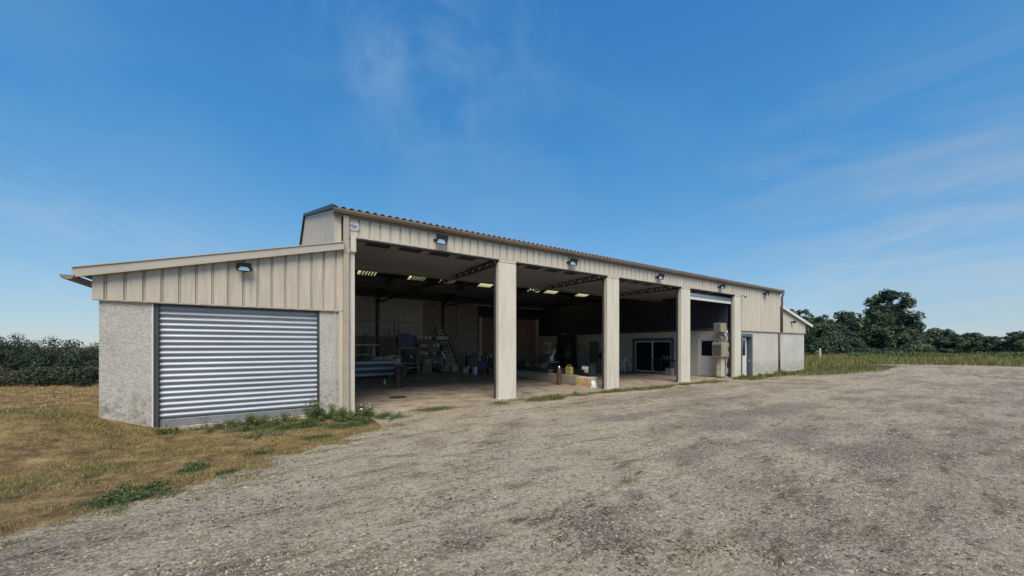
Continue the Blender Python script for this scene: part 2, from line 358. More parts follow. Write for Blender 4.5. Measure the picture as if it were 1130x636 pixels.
dry = ramp(nt, n_g, [(.32, (.12, .08, .045)), (.44, (.25, .165, .08)), (.55, (.38, .27, .12)), (.68, (.54, .40, .19))])
dry = mix(nt, 1, dry, ramp(nt, n_g2, [(.3, (.55,)*3), (.7, (1,)*3)]), 'MULTIPLY')
grn = ramp(nt, n_g2, [(.3, (.035, .05, .018)), (.7, (.10, .12, .045))])
c = mix(nt, edgy(attr('grass'), .35, .75, math_(nt, 'ADD', math_(nt, 'MULTIPLY', n_g, .6), math_(nt, 'MULTIPLY', n_g2, .4)), .9), c, mix(nt, edgy(attr('green'), .35, .8, n_g, .5), dry, grn))
L(nt, c, b.inputs['Base Color']); b.inputs['Roughness'].default_value = .97; b.inputs['Specular IOR Level'].default_value = .2
hh = math_(nt, 'ADD', math_(nt, 'MULTIPLY', vo.outputs['Distance'], -.5), math_(nt, 'MULTIPLY', vo2.outputs['Distance'], -.7))
hh = math_(nt, 'ADD', hh, math_(nt, 'MULTIPLY', n_f, 1.8)); hh = math_(nt, 'ADD', hh, math_(nt, 'MULTIPLY', grain, 2.2)); bump(nt, b, hh, .9, .02)
gnd = np_obj('ground', verts, faces, 'ground', smooth=True); tag(gnd, kind='structure')
for nm, arr in (('stony', gst), ('grass', gm), ('green', gg), ('dark', gd), ('reddish', gr)):
    a = gnd.data.attributes.new(nm, 'FLOAT', 'POINT'); a.data.foreach_set('value', arr.ravel().astype(np.float32))
# interior slab
m, nt, b = new_mat('floor_slab'); v = coords(nt); M['slab'] = m
c = ramp(nt, noise(nt, v, .5, 7, .6), [(.3, (.30, .24, .18)), (.7, (.46, .39, .30))])
c = mix(nt, ramp(nt, noise(nt, v, 1.7, 7, .7), [(.47, (0,)*3), (.66, (.85,)*3)]), c, (.13, .095, .07))
c = mix(nt, 1, c, ramp(nt, noise(nt, v, 40, 3, .7), [(.3, (.8,)*3), (.7, (1,)*3)]), 'MULTIPLY')
L(nt, c, b.inputs['Base Color']); b.inputs['Roughness'].default_value = .8; bump(nt, b, noise(nt, v, 14, 6), .25, .01)
sl = MB(); edgeY = [-.22+.03*math.sin(i*1.7)+.02*math.sin(i*4.1) for i in range(61)]
n = 60; x0, x1 = 1.42, 20.7
top = [(x0+(x1-x0)*i/n, edgeY[i]-(.12*max(0, 1-i/9)), .03) for i in range(n+1)]
for i in range(n):
    a, c2 = top[i], top[i+1]
    sl.add([a, c2, (c2[0], 16.5, .031), (a[0], 16.5, .031)], [(0, 1, 2, 3)]); sl.add([a, c2, (c2[0], c2[1]-.02, -.06), (a[0], a[1]-.02, -.06)], [(3, 2, 1, 0)])
tag(sl.build('floor_slab', 'slab'), kind='structure')
# ------------------------------------------------------------------ loose stones
def scatter_polar(n, r0, r1, a0, a1, p=1.0):
    u = rng.random(n); r = r0*(r1/r0)**(u**p); a = a0+(a1-a0)*rng.random(n)
    return r*np.sin(a), -DCAM+r*np.cos(a)
def stones(n):
    x, y = scatter_polar(n, 1.5, 34, R(-60), R(112), 1.0)
    r = np.hypot(x, y+DCAM)
    keep = ~((y > -.25) & (x > 1.3)) & ~((y > -.05) & (x > -2.6)) & (grass_left(x, y) < .35) & (field(x, y) < .4) & (strip(x, y) < .6) & (strip_right(x, y) < .5)
    dens = wob(x, y, 1.1, 2)+.6*wob(x, y, 3.3, 5)+.5*wob(x*.4+y*.5, y*.2, 3., 1)
    clus = wob(x*.8+y*.5, y*.8-x*.5, 4.3, 2)+.7*wob(x, y, 9.7, 6)+.5*wob(x, y, 19, 1); keep &= rng.random(n) < np.clip(-.30+.95*stonefield(x, y)+.25*dens+.35*clus, .03, 1)
    x, y, r = x[keep], y[keep], r[keep]; n = len(x)
    s = np.exp(rng.normal(-5.4, .45, n))*(1+.015*r); s = np.clip(s, .003, .026)
    base = np.array([[-1, -1, -.6], [1, -1, -.6], [1, 1, -.6], [-1, 1, -.6], [-.7, -.7, .6], [.7, -.7, .6], [.7, .7, .6], [-.7, .7, .6]])*.75
    fc = np.array([[4, 5, 6, 7], [0, 1, 5, 4], [1, 2, 6, 5], [2, 3, 7, 6], [3, 0, 4, 7]])
    V = base[None]*s[:, None, None]*(1+.5*(rng.random((n, 8, 3))-.5)); V[:, :, 2] *= .7
    V[:, :, 0] *= (1+.6*rng.random(n))[:, None]
    th = rng.random(n)*6.28; ct, st = np.cos(th)[:, None], np.sin(th)[:, None]
    V = np.stack([V[:, :, 0]*ct-V[:, :, 1]*st+x[:, None], V[:, :, 0]*st+V[:, :, 1]*ct+y[:, None], V[:, :, 2]+(height(x, y)+s*.18)[:, None]], -1)
    F = fc[None]+(np.arange(n)*8)[:, None, None]
    pal = np.array([(.38, .32, .23), (.48, .41, .30), (.25, .21, .155), (.62, .56, .46), (.17, .135, .115), (.30, .24, .19), (.11, .09, .07)])
    t = pal[rng.choice(len(pal), n, p=[.30, .27, .17, .04, .07, .08, .07])]*(.85+.3*rng.random((n, 1)))
    return V.reshape(-1, 3), F.reshape(-1, 4), np.repeat(t, 8, 0)
V, F_, T = stones(150000)
tag(np_obj('gravel', V, F_, 'stone', T), 'loose gravel stones strewn over the dusty yard', 'gravel', kind='stuff')
# short dark twigs, straw and leaf crumbs blown over the yard
def debris(n):
    x, y = scatter_polar(n, 1.5, 26, R(-58), R(100)); cl = wob(x, y, 1.7, 3)+.7*wob(x, y, 4.9, 1)+.5*wob(x, y, 12., 6)
    k = (rng.random(n) < np.clip(-.15+.55*cl, .03, 1)) & (y < -.6-.2*(x > 0)) & (grass_left(x, y) < .9)
    x, y = x[k], y[k]; n = len(x); r = np.hypot(x, y+DCAM); ln = (.010+.03*rng.random(n)**2.5)*(1+.03*r); wd = (.0022+.004*rng.random(n))*(1+.05*r); th = rng.random(n)*6.28
    dx, dy = np.cos(th)*ln, np.sin(th)*ln; ex_, ey_ = -np.sin(th)*wd, np.cos(th)*wd; z = height(x, y)+.004
    P = np.stack([np.stack([x-dx, y-dy, z], -1), np.stack([x+ex_, y+ey_, z+.002], -1), np.stack([x+dx, y+dy, z+.004*rng.random(n)], -1), np.stack([x-ex_, y-ey_, z+.002], -1), np.stack([x, y, z+.008], -1)], 1)
    q = np.arange(n)*5; f = np.concatenate([np.stack([q+a, q+b_, q+4], -1) for a, b_ in ((0, 3), (3, 2), (2, 1), (1, 0))])
    t = np.array([(.05, .035, .022), (.09, .06, .035), (.13, .07, .045), (.03, .025, .02), (.30, .24, .13)])[rng.choice(5, n, p=[.3, .25, .15, .2, .1])]
    return P.reshape(-1, 3), f, np.repeat(t, 5, 0)
V, F_, T = debris(70000)
tag(np_obj('yard_litter', V, F_, 'stone', T), 'dark twigs and dry crumbs scattered over the yard', 'litter', kind='stuff')
# ------------------------------------------------------------------ grass blades
def blades(x, y, h, w, lean, tint, zoff=0.):
    n = len(x); th = rng.random(n)*6.28; ld = rng.random(n)*6.28; l = lean*h*rng.random(n)
    z = height(x, y)+zoff; wx, wy = np.cos(th)*w/2, np.sin(th)*w/2
    lx, ly = np.cos(ld)*l, np.sin(ld)*l
    p = np.stack([np.stack([x-wx, y-wy, z-.01], -1), np.stack([x+wx, y+wy, z-.01], -1),
                  np.stack([x+wx*.7+lx*.35, y+wy*.7+ly*.35, z+h*.6], -1), np.stack([x-wx*.7+lx*.35, y-wy*.7+ly*.35, z+h*.6], -1),
                  np.stack([x+lx, y+ly, z+h], -1)], 1)
    q = np.arange(n)*5
    f = np.concatenate([np.stack([q, q+1, q+2, q+3], -1), np.stack([q+3, q+2, q+4, q+4], -1)])
    f3 = np.concatenate([np.stack([q, q+1, q+2], -1), np.stack([q, q+2, q+3], -1), np.stack([q+3, q+2, q+4], -1)])
    return p.reshape(-1, 3), f3, np.repeat(tint, 5, 0)
def pick(n, pal, pr=None, j=.35):
    pal = np.array(pal); i = rng.choice(len(pal), n, p=pr); return pal[i]*(1-j/2+j*rng.random((n, 1)))
DRY = [(.50, .38, .15), (.36, .26, .10), (.62, .50, .23), (.20, .135, .06), (.28, .26, .08)]
GRN = [(.06, .10, .025), (.09, .135, .035), (.14, .17, .05), (.045, .07, .02)]
def rej(n, x0, x1, y0, y1, fn):
    x = x0+(x1-x0)*rng.random(n); y = y0+(y1-y0)*rng.random(n); k = rng.random(n) < fn(x, y); return x[k], y[k]
outwall = lambda x, y: ~((y > -.03) & (x > -2.62) & (x < 28.8))
def tuft(x, y): return np.clip(.5+.45*wob(x, y, 2.3, 1)+.35*wob(x+.3*y, y, 5.1, 2)+.35*wob(x, y-.4*x, 11.3, 5), 0, 1.3)
x, y = rej(330000, -7, 2.9, -7, .5, lambda a, b_: grass_left(a, b_)**.85*outwall(a, b_)*np.clip(tuft(a, b_), .10, 1))
tf = tuft(x, y); g = green(x, y) > .35+.5*rng.random(len(x)); h = (.012+.030*rng.random(len(x)))*(.5+.9*tf); h[g] *= 1.5
t = pick(len(x), DRY)*(.62+.42*np.clip(tf, 0, 1))[:, None]; sel = rng.random(len(x)) < np.clip(.22+.45*wob(x, y, 1.7, 7), .03, .6); t[sel] = pick(int(sel.sum()), [(.20, .22, .06), (.14, .18, .05), (.10, .14, .04)]); t[g] = pick(int(g.sum()), GRN)
P1 = blades(x, y, h, .0045, 1.6, t)
tx_, ty_ = rej(420, -3.5, 3.0, -6.6, -.5, lambda a, b_: ((grass_left(a, b_-.0) < .3) & (grass_left(a, b_+.55) > .3))*1.)
xx_ = np.repeat(tx_, 45)+rng.normal(size=len(tx_)*45)*.04; yy_ = np.repeat(ty_, 45)+rng.normal(size=len(tx_)*45)*.03
P0 = blades(xx_, yy_, .015+.035*rng.random(len(xx_)), .0045, 1.6, pick(len(xx_), DRY+GRN[:2]))
x, y = rej(60000, -22, -2.5, -5, 10, lambda a, b_: np.clip(field(a, b_), 0, 1)*((b_ > .3) | (a < -6.5)))
P2 = blades(x, y, .015+.035*rng.random(len(x)), .012, 1.2, pick(len(x), DRY))
def join(ps):
    o = 0; vs, fs, ts = [], [], []
    for v_, f_, t_ in ps: vs.append(v_); fs.append(f_+o); ts.append(t_); o += len(v_)
    return np.concatenate(vs), np.concatenate(fs), np.concatenate(ts)
V, F_, T = join([P0, P1, P2]); tag(np_obj('dry_grass', V, F_, 'blade', T), 'short parched grass left of the yard in front of the garage', 'grass', kind='stuff')
x, y = rej(90000, 4.8, 18.2, -1.1, -.24, lambda a, b_: strip(a, b_))
a1 = blades(x, y, (.02+.10*rng.random(len(x))**2.5)*(1+.6*wob(x, y, 2.1, 4)), .007, 1.2, pick(len(x), GRN+DRY[:2]))
x, y = rej(50000, 18.6, 36, -3, -.05, lambda a, b_: strip_right(a, b_))
a2 = blades(x, y, .04+.12*rng.random(len(x))**2, .016, 1.0, pick(len(x), GRN+[DRY[4], DRY[0]]))
c0 = G(478, 452); x, y = rej(9000, c0[0]-.9, c0[0]+.9, c0[1]-.5, c0[1]+.5, small_patch)
a3 = blades(x, y, .02+.05*rng.random(len(x)), .006, 1.2, pick(len(x), GRN+DRY[:1]))
V, F_, T = join([a1, a2, a3]); tag(np_obj('verge_grass', V, F_, 'blade', T), 'thin green grass along the front edge of the workshop floor', 'grass', kind='stuff')
x, y = rej(230000, 28.9, 95, -14, 40, lambda a, b_: field(a, b_)*np.where(a < 60, 1, .5))
n = len(x); tall = .16+.55*rng.random(n)**1.6+.30*wob(x, y, .5, 2)+.15*wob(x, y, 1.6, 4); tall = np.clip(tall*np.where((x < 40) & (y < 5), .7, 1)*(.25+.75*field(x, y)), .05, 1)
V, F_, T = blades(x, y, tall, .035, .7, pick(n, [(.25, .23, .06), (.16, .18, .05), (.09, .12, .035), (.40, .33, .12), (.32, .27, .09)]))
tag(np_obj('meadow_grass', V, F_, 'blade', T), 'long yellow green meadow grass beyond the right end of the yard', 'grass', kind='stuff')
# ------------------------------------------------------------------ plants built of leaves
def leaf_cloud(centres, radii, n, size, pal, flat=.0, up=.3):
    k = rng.choice(len(centres), n, p=(radii**2)/np.sum(radii**2))
    d = rng.normal(size=(n, 3)); d /= np.linalg.norm(d, axis=1, keepdims=True)
    r = radii[k]*(rng.random(n)**.45)
    c = centres[k]+d*r[:, None]*np.array([1, 1, 1-flat])
    nrm = d*.6+rng.normal(size=(n, 3))*.7+np.array([0, 0, up]); nrm /= np.linalg.norm(nrm, axis=1, keepdims=True)
    t1 = np.cross(nrm, rng.normal(size=(n, 3))); t1 /= np.linalg.norm(t1, axis=1, keepdims=True); t2 = np.cross(nrm, t1)
    s = size*(.6+.8*rng.random(n)); t1 *= s[:, None]; t2 *= (s*.6)[:, None]
    V = np.stack([c-t1, c-t2*.8, c+t1, c+t2*.8], 1).reshape(-1, 3)
    F = np.arange(n*4).reshape(-1, 4)
    pal = np.array(pal); ck = rng.integers(0, len(pal), len(centres)); tint = pal[ck[k]]*(.55+.9*rng.random((n, 1))**1.3)*np.where(rng.random((n, 1)) < .06, 1.8, 1)
    return V, F, np.repeat(tint, 4, 0)
HAZY_GREENS = [(.055, .090, .060), (.070, .115, .068), (.095, .145, .072), (.042, .072, .055), (.135, .170, .080)]  # far foliage greens, lightened, greyed and blued in place of air haze
def tree(name, label, loc, blobs, trunk_h, trunk_r, nleaf, lsize, pal=HAZY_GREENS, group=None, nclump=26, bare=0.):
    root = thing(name, label, 'tree', loc, 0, group)
    cs, rs = [], []; tb = MB()
    top = max(b_[2] for b_ in blobs)
    tb.tube([(0, 0, -.3), (.03*top, .02, trunk_h*.5), (-.02*top, .03, trunk_h), (0, 0, top)], [trunk_r*1.25, trunk_r, trunk_r*.8, trunk_r*.25], 9)
    for (bx, by, bz, br, bh) in blobs:
        tb.tube([(0, 0, trunk_h*.75), (bx*.45, by*.45, trunk_h*.6+bz*.35), (bx, by, bz)], [trunk_r*.6, trunk_r*.35, trunk_r*.1], 6)
        nc = max(8, int(nclump*(br/2.0)**1.3))
        for _ in range(nc):
            d = rng.normal(size=3); d /= np.linalg.norm(d); q = .45+.55*rng.random()**.6
            p = np.array([bx+d[0]*br*q, by+d[1]*br*q, bz+d[2]*bh*q]); cs.append(p); rs.append((.16+.20*rng.random())*br)
            if rng.random() < .5: tb.tube([(bx*.7, by*.7, bz*.8), tuple(p)], [trunk_r*.14, trunk_r*.04], 4)
    tb.build('trunk', 'bark', root)
    V, F, T = leaf_cloud(np.array(cs), np.array(rs), nleaf, lsize, pal)
    np_obj('crown', V, F, 'leaf', T, parent=root)
    return root
def place_tree(src, loc, s, rz, label, sz=None):
    c = copy_tree(src); c.location = loc; c.rotation_euler = (0, 0, rz); c.scale = (s, s, sz or s); c['label'] = label; return c
def at_dist(px, zc):
    X, Y = ray(px); return X*zc, Y*zc-DCAM
GR = 'trees beyond the right end of the yard'; GL = 'trees behind the grass on the left'
def gz(x, y): return float(height(x, y))
def tp(px, zc): x, y = at_dist(px, zc); return (x, y, gz(x, y))
big = tree('broadleaf_tree', 'tallest dark green tree on the right with a broad uneven crown', tp(980, 58),
    [(-.3, 0, 8.0, 2.3, 1.9), (-2.6, 0, 6.3, 2.0, 1.8), (2.4, .3, 6.3, 2.1, 1.8), (4.6, 0, 4.3, 1.9, 1.6), (-4.6, 0, 3.9, 2.2, 2.0), (0, -.8, 4.2, 3.2, 2.3), (3.6, -.6, 2.3, 2.6, 1.7), (-3.4, -.6, 2.0, 2.8, 1.7), (.8, 0, 1.8, 2.6, 1.5), (.8, 0, 9.4, 1.2, .9), (5.6, 0, 2.2, 1.6, 1.5)], 3.2, .38, 46000, .17, group=GR, nclump=22)
bush = tree('round_bush', 'dense round bush next to the right gable end', tp(905, 54),
    [(0, 0, 3.8, 2.3, 1.8), (-2.4, 0, 2.9, 2.2, 1.8), (2.4, 0, 2.9, 2.2, 1.8), (0, -.5, 1.7, 3.0, 1.6), (2.6, 0, 1.4, 2.2, 1.3), (-2.6, 0, 1.3, 2.4, 1.3), (-1.2, 0, 5.0, 1.1, .9), (1.4, 0, 4.7, 1.2, 1.0)], 1.6, .2, 30000, .15, group=GR, nclump=22)
place_tree(bush, tp(876, 57), 1.12, 1.2, 'leafy bush half hidden by the low gable roof', 1.22)
place_tree(bush, tp(932, 57), 1.25, 2.6, 'dark bush filling the gap left of the tallest tree', 1.18)
open_t = tree('small_tree', 'thin open tree with sky showing through right of the tallest tree', tp(1036, 64),
    [(0, 0, 3.2, 2.4, 1.0), (-2.0, 0, 2.6, 1.3, .8), (2.4, 0, 2.8, 1.8, .9), (-2.9, 0, 1.2, 1.1, .9), (3.5, 0, 1.4, 1.6, 1.2)], 2.0, .14, 12000, .16, group=GR, nclump=20)
place_tree(open_t, tp(1066, 60), 1.05, 2.5, 'low spreading tree right of the thin open tree', .8)
place_tree(bush, tp(1096, 62), .8, 5.0, 'round bush near the far right edge of the view', .55)
place_tree(bush, tp(1128, 56), .8, .6, 'bush cut by the right edge of the view', .66)
place_tree(bush, tp(1165, 54), .85, 1.6, 'bush at the end of the row of trees on the right', .7)
big.scale = (1.14, 1.14, 1.02)
# low hedge that closes the view under the open trees
def low_hedge(name, label, px0, px1, zc, hgt, n, size, pal, group=None):
    a = np.array(at_dist(px0, zc)); c_ = np.array(at_dist(px1, zc)); k = 46
    cs = []
    for i in range(k):
        p = a+(c_-a)*(i+.5)/k; z0 = gz(p[0], p[1])
        for q in range(3): cs.append([p[0]+rng.normal()*.5, p[1]+rng.normal()*.5, z0+hgt*(.2+.6*rng.random())])
    cs = np.array(cs); o = np.array([(a[0]+c_[0])/2, (a[1]+c_[1])/2, 0]); 
    V, F, T = leaf_cloud(cs-o, np.full(len(cs), hgt*.45), n, size, pal)
    ob = np_obj(name, V, F, 'leaf', T); ob.location = o; tag(ob, label, 'hedge', group); return ob
low_hedge('field_hedge', 'low green hedge under the trees on the right', 990, 1200, 68, 1.5, 26000, .15, [(.06, .10, .035), (.085, .125, .045), (.05, .08, .03)])
low_hedge('field_hedge', 'dark undergrowth below the bushes beside the right gable', 858, 1000, 53, 1.3, 20000, .13, HAZY_GREENS[:4])
for i, (p0, p1, zc, h_) in enumerate(((935, 965, 46, .75), (985, 1012, 44, .9), (1040, 1075, 42, .7), (1090, 1150, 43, .9))):
    low_hedge('scrub_bush', ['low rough scrub in the meadow before the left foot of the tallest tree', 'low rough scrub in the meadow before the right foot of the tallest tree', 'low rough scrub in the meadow before the thin open tree', 'low rough scrub in the meadow near the right edge of the view'][i], p0, p1, zc, h_, 5000, .09, [(.11, .15, .05), (.16, .19, .06), (.08, .12, .04)], 'scrub in the meadow')
# left trees
def lt(px, zc): return tp(px, zc)
ltree = tree('hillside_tree', 'dark tree standing just left of the pebble rendered wall', lt(98, 26),
    [(0, 0, 2.6, 1.7, 1.3), (-1.5, 0, 2.0, 1.4, 1.1), (1.5, 0, 2.1, 1.4, 1.1), (0, -.6, 1.1, 2.0, 1.0), (-1.9, 0, .8, 1.3, .8), (1.9, 0, .8, 1.3, .8)], 1.2, .14, 26000, .065, pal=[(.035, .055, .035), (.048, .072, .04), (.062, .09, .045), (.028, .045, .03)], group=GL, nclump=34)
lab = ['dark tree second from the pebble rendered wall', 'tree at the far left with the tallest rounded top', 'tree on the far left edge of the view', 'bushy tree behind the left grass, third from the wall', 'tree rising behind the leftmost gap in the tree row', 'outermost tree beyond the left edge', 'tree hidden low behind the left end of the garage']
for (px, zc, s, rz), l_ in zip([(78, 27, .92, 1), (52, 26, 1.05, 2), (8, 26, 1.0, 3), (32, 28, 1.0, 4.4), (20, 31, 1.15, 5), (-20, 26, 1.1, .4), (125, 28, .95, 2.2)], lab):
    place_tree(ltree, lt(px, zc), s, rz, l_)
low_hedge('scrub_hedge', 'low dark scrub along the far edge of the dry grass', -60, 125, 10.6, .42, 30000, .03, [(.03, .045, .022), (.05, .065, .03), (.09, .085, .04)])
# ------------------------------------------------------------------ THE BUILDING
BO = (13, 8, 0)
B = thing('workshop_building', 'long beige clad farm workshop with four open bays and a lean-to at each end', 'building', BO)
def bb(mb, name, mt, parent=B, smooth=False):
    return mb.build(name, mt, parent, smooth, off=BO if parent is B or parent.parent is not None else None)
def ribbed(mb, x0, x1, y, zb, zt, pitch=.25, gw=.052, gd=.030, phase=.0, shade=True, th=.05):
    """vertical cassette cladding facing -Y; zt may be a function of x"""
    f = zt if callable(zt) else (lambda x: zt)
    pts = []; x = x0; k = math.ceil((x0-phase)/pitch)
    pts.append((x0, 0))
    while True:
        c_ = phase+k*pitch; k += 1
        if c_+gw/2 >= x1-.01: break
        if c_-gw/2 <= x0+.01: continue
        pts += [(c_-gw/2, 0), (c_-gw/2+.007, gd), (c_-.006, gd), (c_-.003, gd*.55), (c_+.003, gd*.55), (c_+.006, gd), (c_+gw/2-.007, gd), (c_+gw/2, 0)]
    pts.append((x1, 0))
    for (xa, da), (xb, db) in zip(pts, pts[1:]):
        mb.add([(xa, y+da, zb), (xb, y+db, zb), (xb, y+db, f(xb)), (xa, y+da, f(xa))], [(0, 1, 2, 3)])
    mb.add([(x0, y+th, zb), (x1, y+th, zb), (x1, y+th, f(x1)), (x0, y+th, f(x0))], [(3, 2, 1, 0)])
    mb.add([(x0, y, zb), (x0, y+th, zb), (x0, y+th, f(x0)), (x0, y, f(x0))], [(3, 2, 1, 0)])
    mb.add([(x1, y, zb), (x1, y+th, zb), (x1, y+th, f(x1)), (x1, y, f(x1))], [(0, 1, 2, 3)])
    mb.box(x0, x1, y+.004, y+th-.004, zb-.012, zb-.001)
RX0, RX1 = 1.20, 25.16                       # main roof extents
EZ, RZ, RY = 4.90, 7.20, 8.3                 # eave, ridge height, ridge line
slope = (RZ-EZ)/(RY+.15)
def roofz(y): return EZ+slope*(y+.15) if y <= RY else RZ-slope*(y-RY)
# left lean-to
lz = lambda x: 2.90+(x+2.80)*(4.0-2.92)/4.23     # underside line of the left verge
mb = MB(); ribbed(mb, -2.62, 1.43, -.06, 2.475, lambda x: lz(x)-.03, phase=.045); bb(mb, 'lean_to_cladding', 'clad')
mb = MB(); mb.box(-2.55, -1.84, .0, .2, -.3, 2.47); mb.box(-2.552, -2.35, .2, 9.8, -.3, 2.62); bb(mb, 'pebble_wall', 'stucco')
mb = MB(); mb.box(.965, 1.36, .0, .2, -.3, 2.47); bb(mb, 'pebble_wall', 'stucco')
mb = MB(); mb.box(-1.84, .965, .02, .2, 2.455, 2.474); bb(mb, 'door_head', 'stucco'); mb = MB(); mb.box(-2.35, 1.3, 9.6, 9.8, -.1, 4.0); bb(mb, 'back_wall', 'stucco')
mb = MB()
mb.hexa([(-2.82, -.19, lz(-2.82)-.07), (1.46, -.19, lz(1.46)-.07), (1.46, -.13, lz(1.46)-.07), (-2.82, -.13, lz(-2.82)-.07)], [(-2.82, -.19, lz(-2.82)+.09), (1.46, -.19, lz(1.46)+.09), (1.46, -.13, lz(1.46)+.09), (-2.82, -.13, lz(-2.82)+.09)])
mb.hexa([(-2.82, -.21, lz(-2.82)+.091), (1.46, -.21, lz(1.46)+.091), (1.46, -.08, lz(1.46)+.091), (-2.82, -.08, lz(-2.82)+.091)], [(-2.82, -.21, lz(-2.82)+.11), (1.46, -.21, lz(1.46)+.11), (1.46, -.08, lz(1.46)+.11), (-2.82, -.08, lz(-2.82)+.11)])
bb(mb, 'verge_trim', 'trim')
def corr(mb, x0, x1, y0, y1, zf, pitch=.177, amp=.024, th=.012, per=8, nrows=1, axis_y=True):
    """corrugated sheet with waves across x, running down y"""
    n_ = int((x1-x0)/pitch*per); rows = [y0+(y1-y0)*j/nrows for j in range(nrows+1)]
    base = len(mb.v); vs = []
    for t_ in (0, -th):
        for yy in rows:
            for i in range(n_+1):
                xx = x0+(x1-x0)*i/n_; vs.append((xx, yy, zf(yy)+amp*math.cos(2*math.pi*(xx-1.27)/pitch)+t_))
    W = n_+1; H = nrows+1; fs = []
    for j in range(nrows):
        for i in range(n_):
            a = j*W+i; fs.append((a, a+1, a+W+1, a+W)); c_ = a+W*H; fs.append((c_+W, c_+W+1, c_+1, c_))
    for i in range(n_):
        fs.append((i+W*H, i+1+W*H, i+1, i)); q = (H-1)*W+i; fs.append((q, q+1, q+1+W*H, q+W*H))
    mb.add(vs, fs)
mb = MB(); th = .035
mb.hexa([(-2.85, -.10, lz(-2.85)+.03), (1.27, -.10, lz(1.27)+.03), (1.27, 9.9, lz(1.27)+.03), (-2.85, 9.9, lz(-2.85)+.03)], [(-2.85, -.10, lz(-2.85)+.088), (1.27, -.10, lz(1.27)+.088), (1.27, 9.9, lz(1.27)+.088), (-2.85, 9.9, lz(-2.85)+.088)])
bb(mb, 'lean_to_roof', 'fibre')
def gutter(mb, p0, p1, r=.075, side=(0, -1)):
    """half-round gutter between two points, open on top"""
    p0 = Vector(p0); p1 = Vector(p1); d = (p1-p0).normalized(); u = Vector((side[0], side[1], 0)); n_ = 8
    vs = []
    for p in (p0, p1):
        for rr in (r, r-.006):
            for k in range(n_+1):
                a = math.pi*k/n_; vs.append(p+u*(rr*math.cos(a))+Vector((0, 0, -rr*math.sin(a))))
    W = n_+1; fs = []
    for k in range(n_):
        fs += [(k, k+1, 2*W+k+1, 2*W+k), (W+k+1, W+k, 3*W+k, 3*W+k+1), (k, W+k, W+k+1, k+1), (2*W+k, 2*W+k+1, 3*W+k+1, 3*W+k)]
    fs += [(0, 2*W, 3*W, W), (n_, W+n_, 3*W+n_, 2*W+n_)]
    mb.add(vs, fs)
    for p in (p0, p1): mb.add([p+u*(r*math.cos(math.pi*k/n_))+Vector((0, 0, -r*math.sin(math.pi*k/n_))) for k in range(n_+1)], [tuple(range(n_+1))])
mb = MB(); gutter(mb, (-2.87, -.20, 2.86), (-2.87, 9.9, 2.84), .085, (-1, 0)); bb(mb, 'gutter', 'gutter')
mb = MB(); mb.hexa([(-2.80, -.055, 2.83), (-2.6, -.055, 2.72), (-2.6, 9.8, 2.72), (-2.8, 9.8, 2.83)], [(-2.80, -.055, 2.845), (-2.6, -.055, 2.75), (-2.6, 9.8, 2.75), (-2.8, 9.8, 2.845)]); bb(mb, 'soffit', 'gutter')
# roller door of the garage
RD = bpy.data.objects.new('roller_door', None); COL.objects.link(RD); RD.parent = B
mb = MB(); pts = []; nw = 20; z0, z1 = .24, 2.44
for i in range(nw*10+1):
    z = z0+(z1-z0)*i/(nw*10); ph = 2*math.pi*i/10; pts.append((z, .094-.042*abs(math.sin(ph/2))))
for (za, ya), (zb_, yb) in zip(pts, pts[1:]): mb.add([(-1.765, ya, za), (.915, ya, za), (.915, yb, zb_), (-1.765, yb, zb_)], [(0, 1, 2, 3)])
o = mb.v = [(x_, y_+.006*math.sin(z_*2.3+1)*math.sin(z_*9.1+.4), z_+.003*math.sin(z_*5)) for x_, y_, z_ in mb.v]; mb.build('curtain', 'galv', RD, True, off=BO)
mb = MB(); mb.box(-1.765, .915, .055, .11, .09, .235, .006); mb.build('bottom_rail', 'grey_metal', RD, off=BO)
mb = MB(); mb.box(-1.837, -1.767, .01, .15, .0, 2.45); mb.build('guide_rail', 'dark_metal', RD, off=BO)
mb = MB(); mb.box(.917, .962, .01, .15, .0, 2.45); mb.build('guide_rail', 'dark_metal', RD, off=BO)
mb = MB(); mb.box(-1.862, -1.839, -.006, .0, .0, 2.45); mb.build('edge_strip', 'white', RD, off=BO)
mb = MB(); mb.box(-1.84, .965, -.02, .25, -.25, .085); bb(mb, 'sill', 'beam')
# main front band
mb = MB(); ribbed(mb, 1.60, 20.5, -.05, 4.27, 4.74, phase=.06); bb(mb, 'front_cladding', 'clad_front')
mb = MB(); ribbed(mb, 1.275, 1.42, -.03, 3.95, 4.74, phase=.06); bb(mb, 'front_cladding', 'clad')
mb = MB(); mb.box(1.62, 20.6, .02, .12, 4.256, 4.74); bb(mb, 'lintel', 'dark_metal')
mb = MB(); mb.box(1.75, 19.83, -.03, .10, 4.225, 4.25); bb(mb, 'opening_edge', 'dark_metal')
mb = MB(); mb.box(1.615, 1.74, -.10, .05, 3.90, 4.256, .006); bb(mb, 'post_cover', 'post')
mb = MB(); gutter(mb, (1.24, -.16, 4.84), (25.22, -.16, 4.84), .085); mb.box(1.24, 25.22, -.075, -.055, 4.70, 4.85); bb(mb, 'gutter', 'gutter')
# cladding of the closed right section
mb = MB(); ribbed(mb, 20.5, 25.05, -.052, 2.45, 4.74, phase=.06); bb(mb, 'side_cladding', 'clad_front')
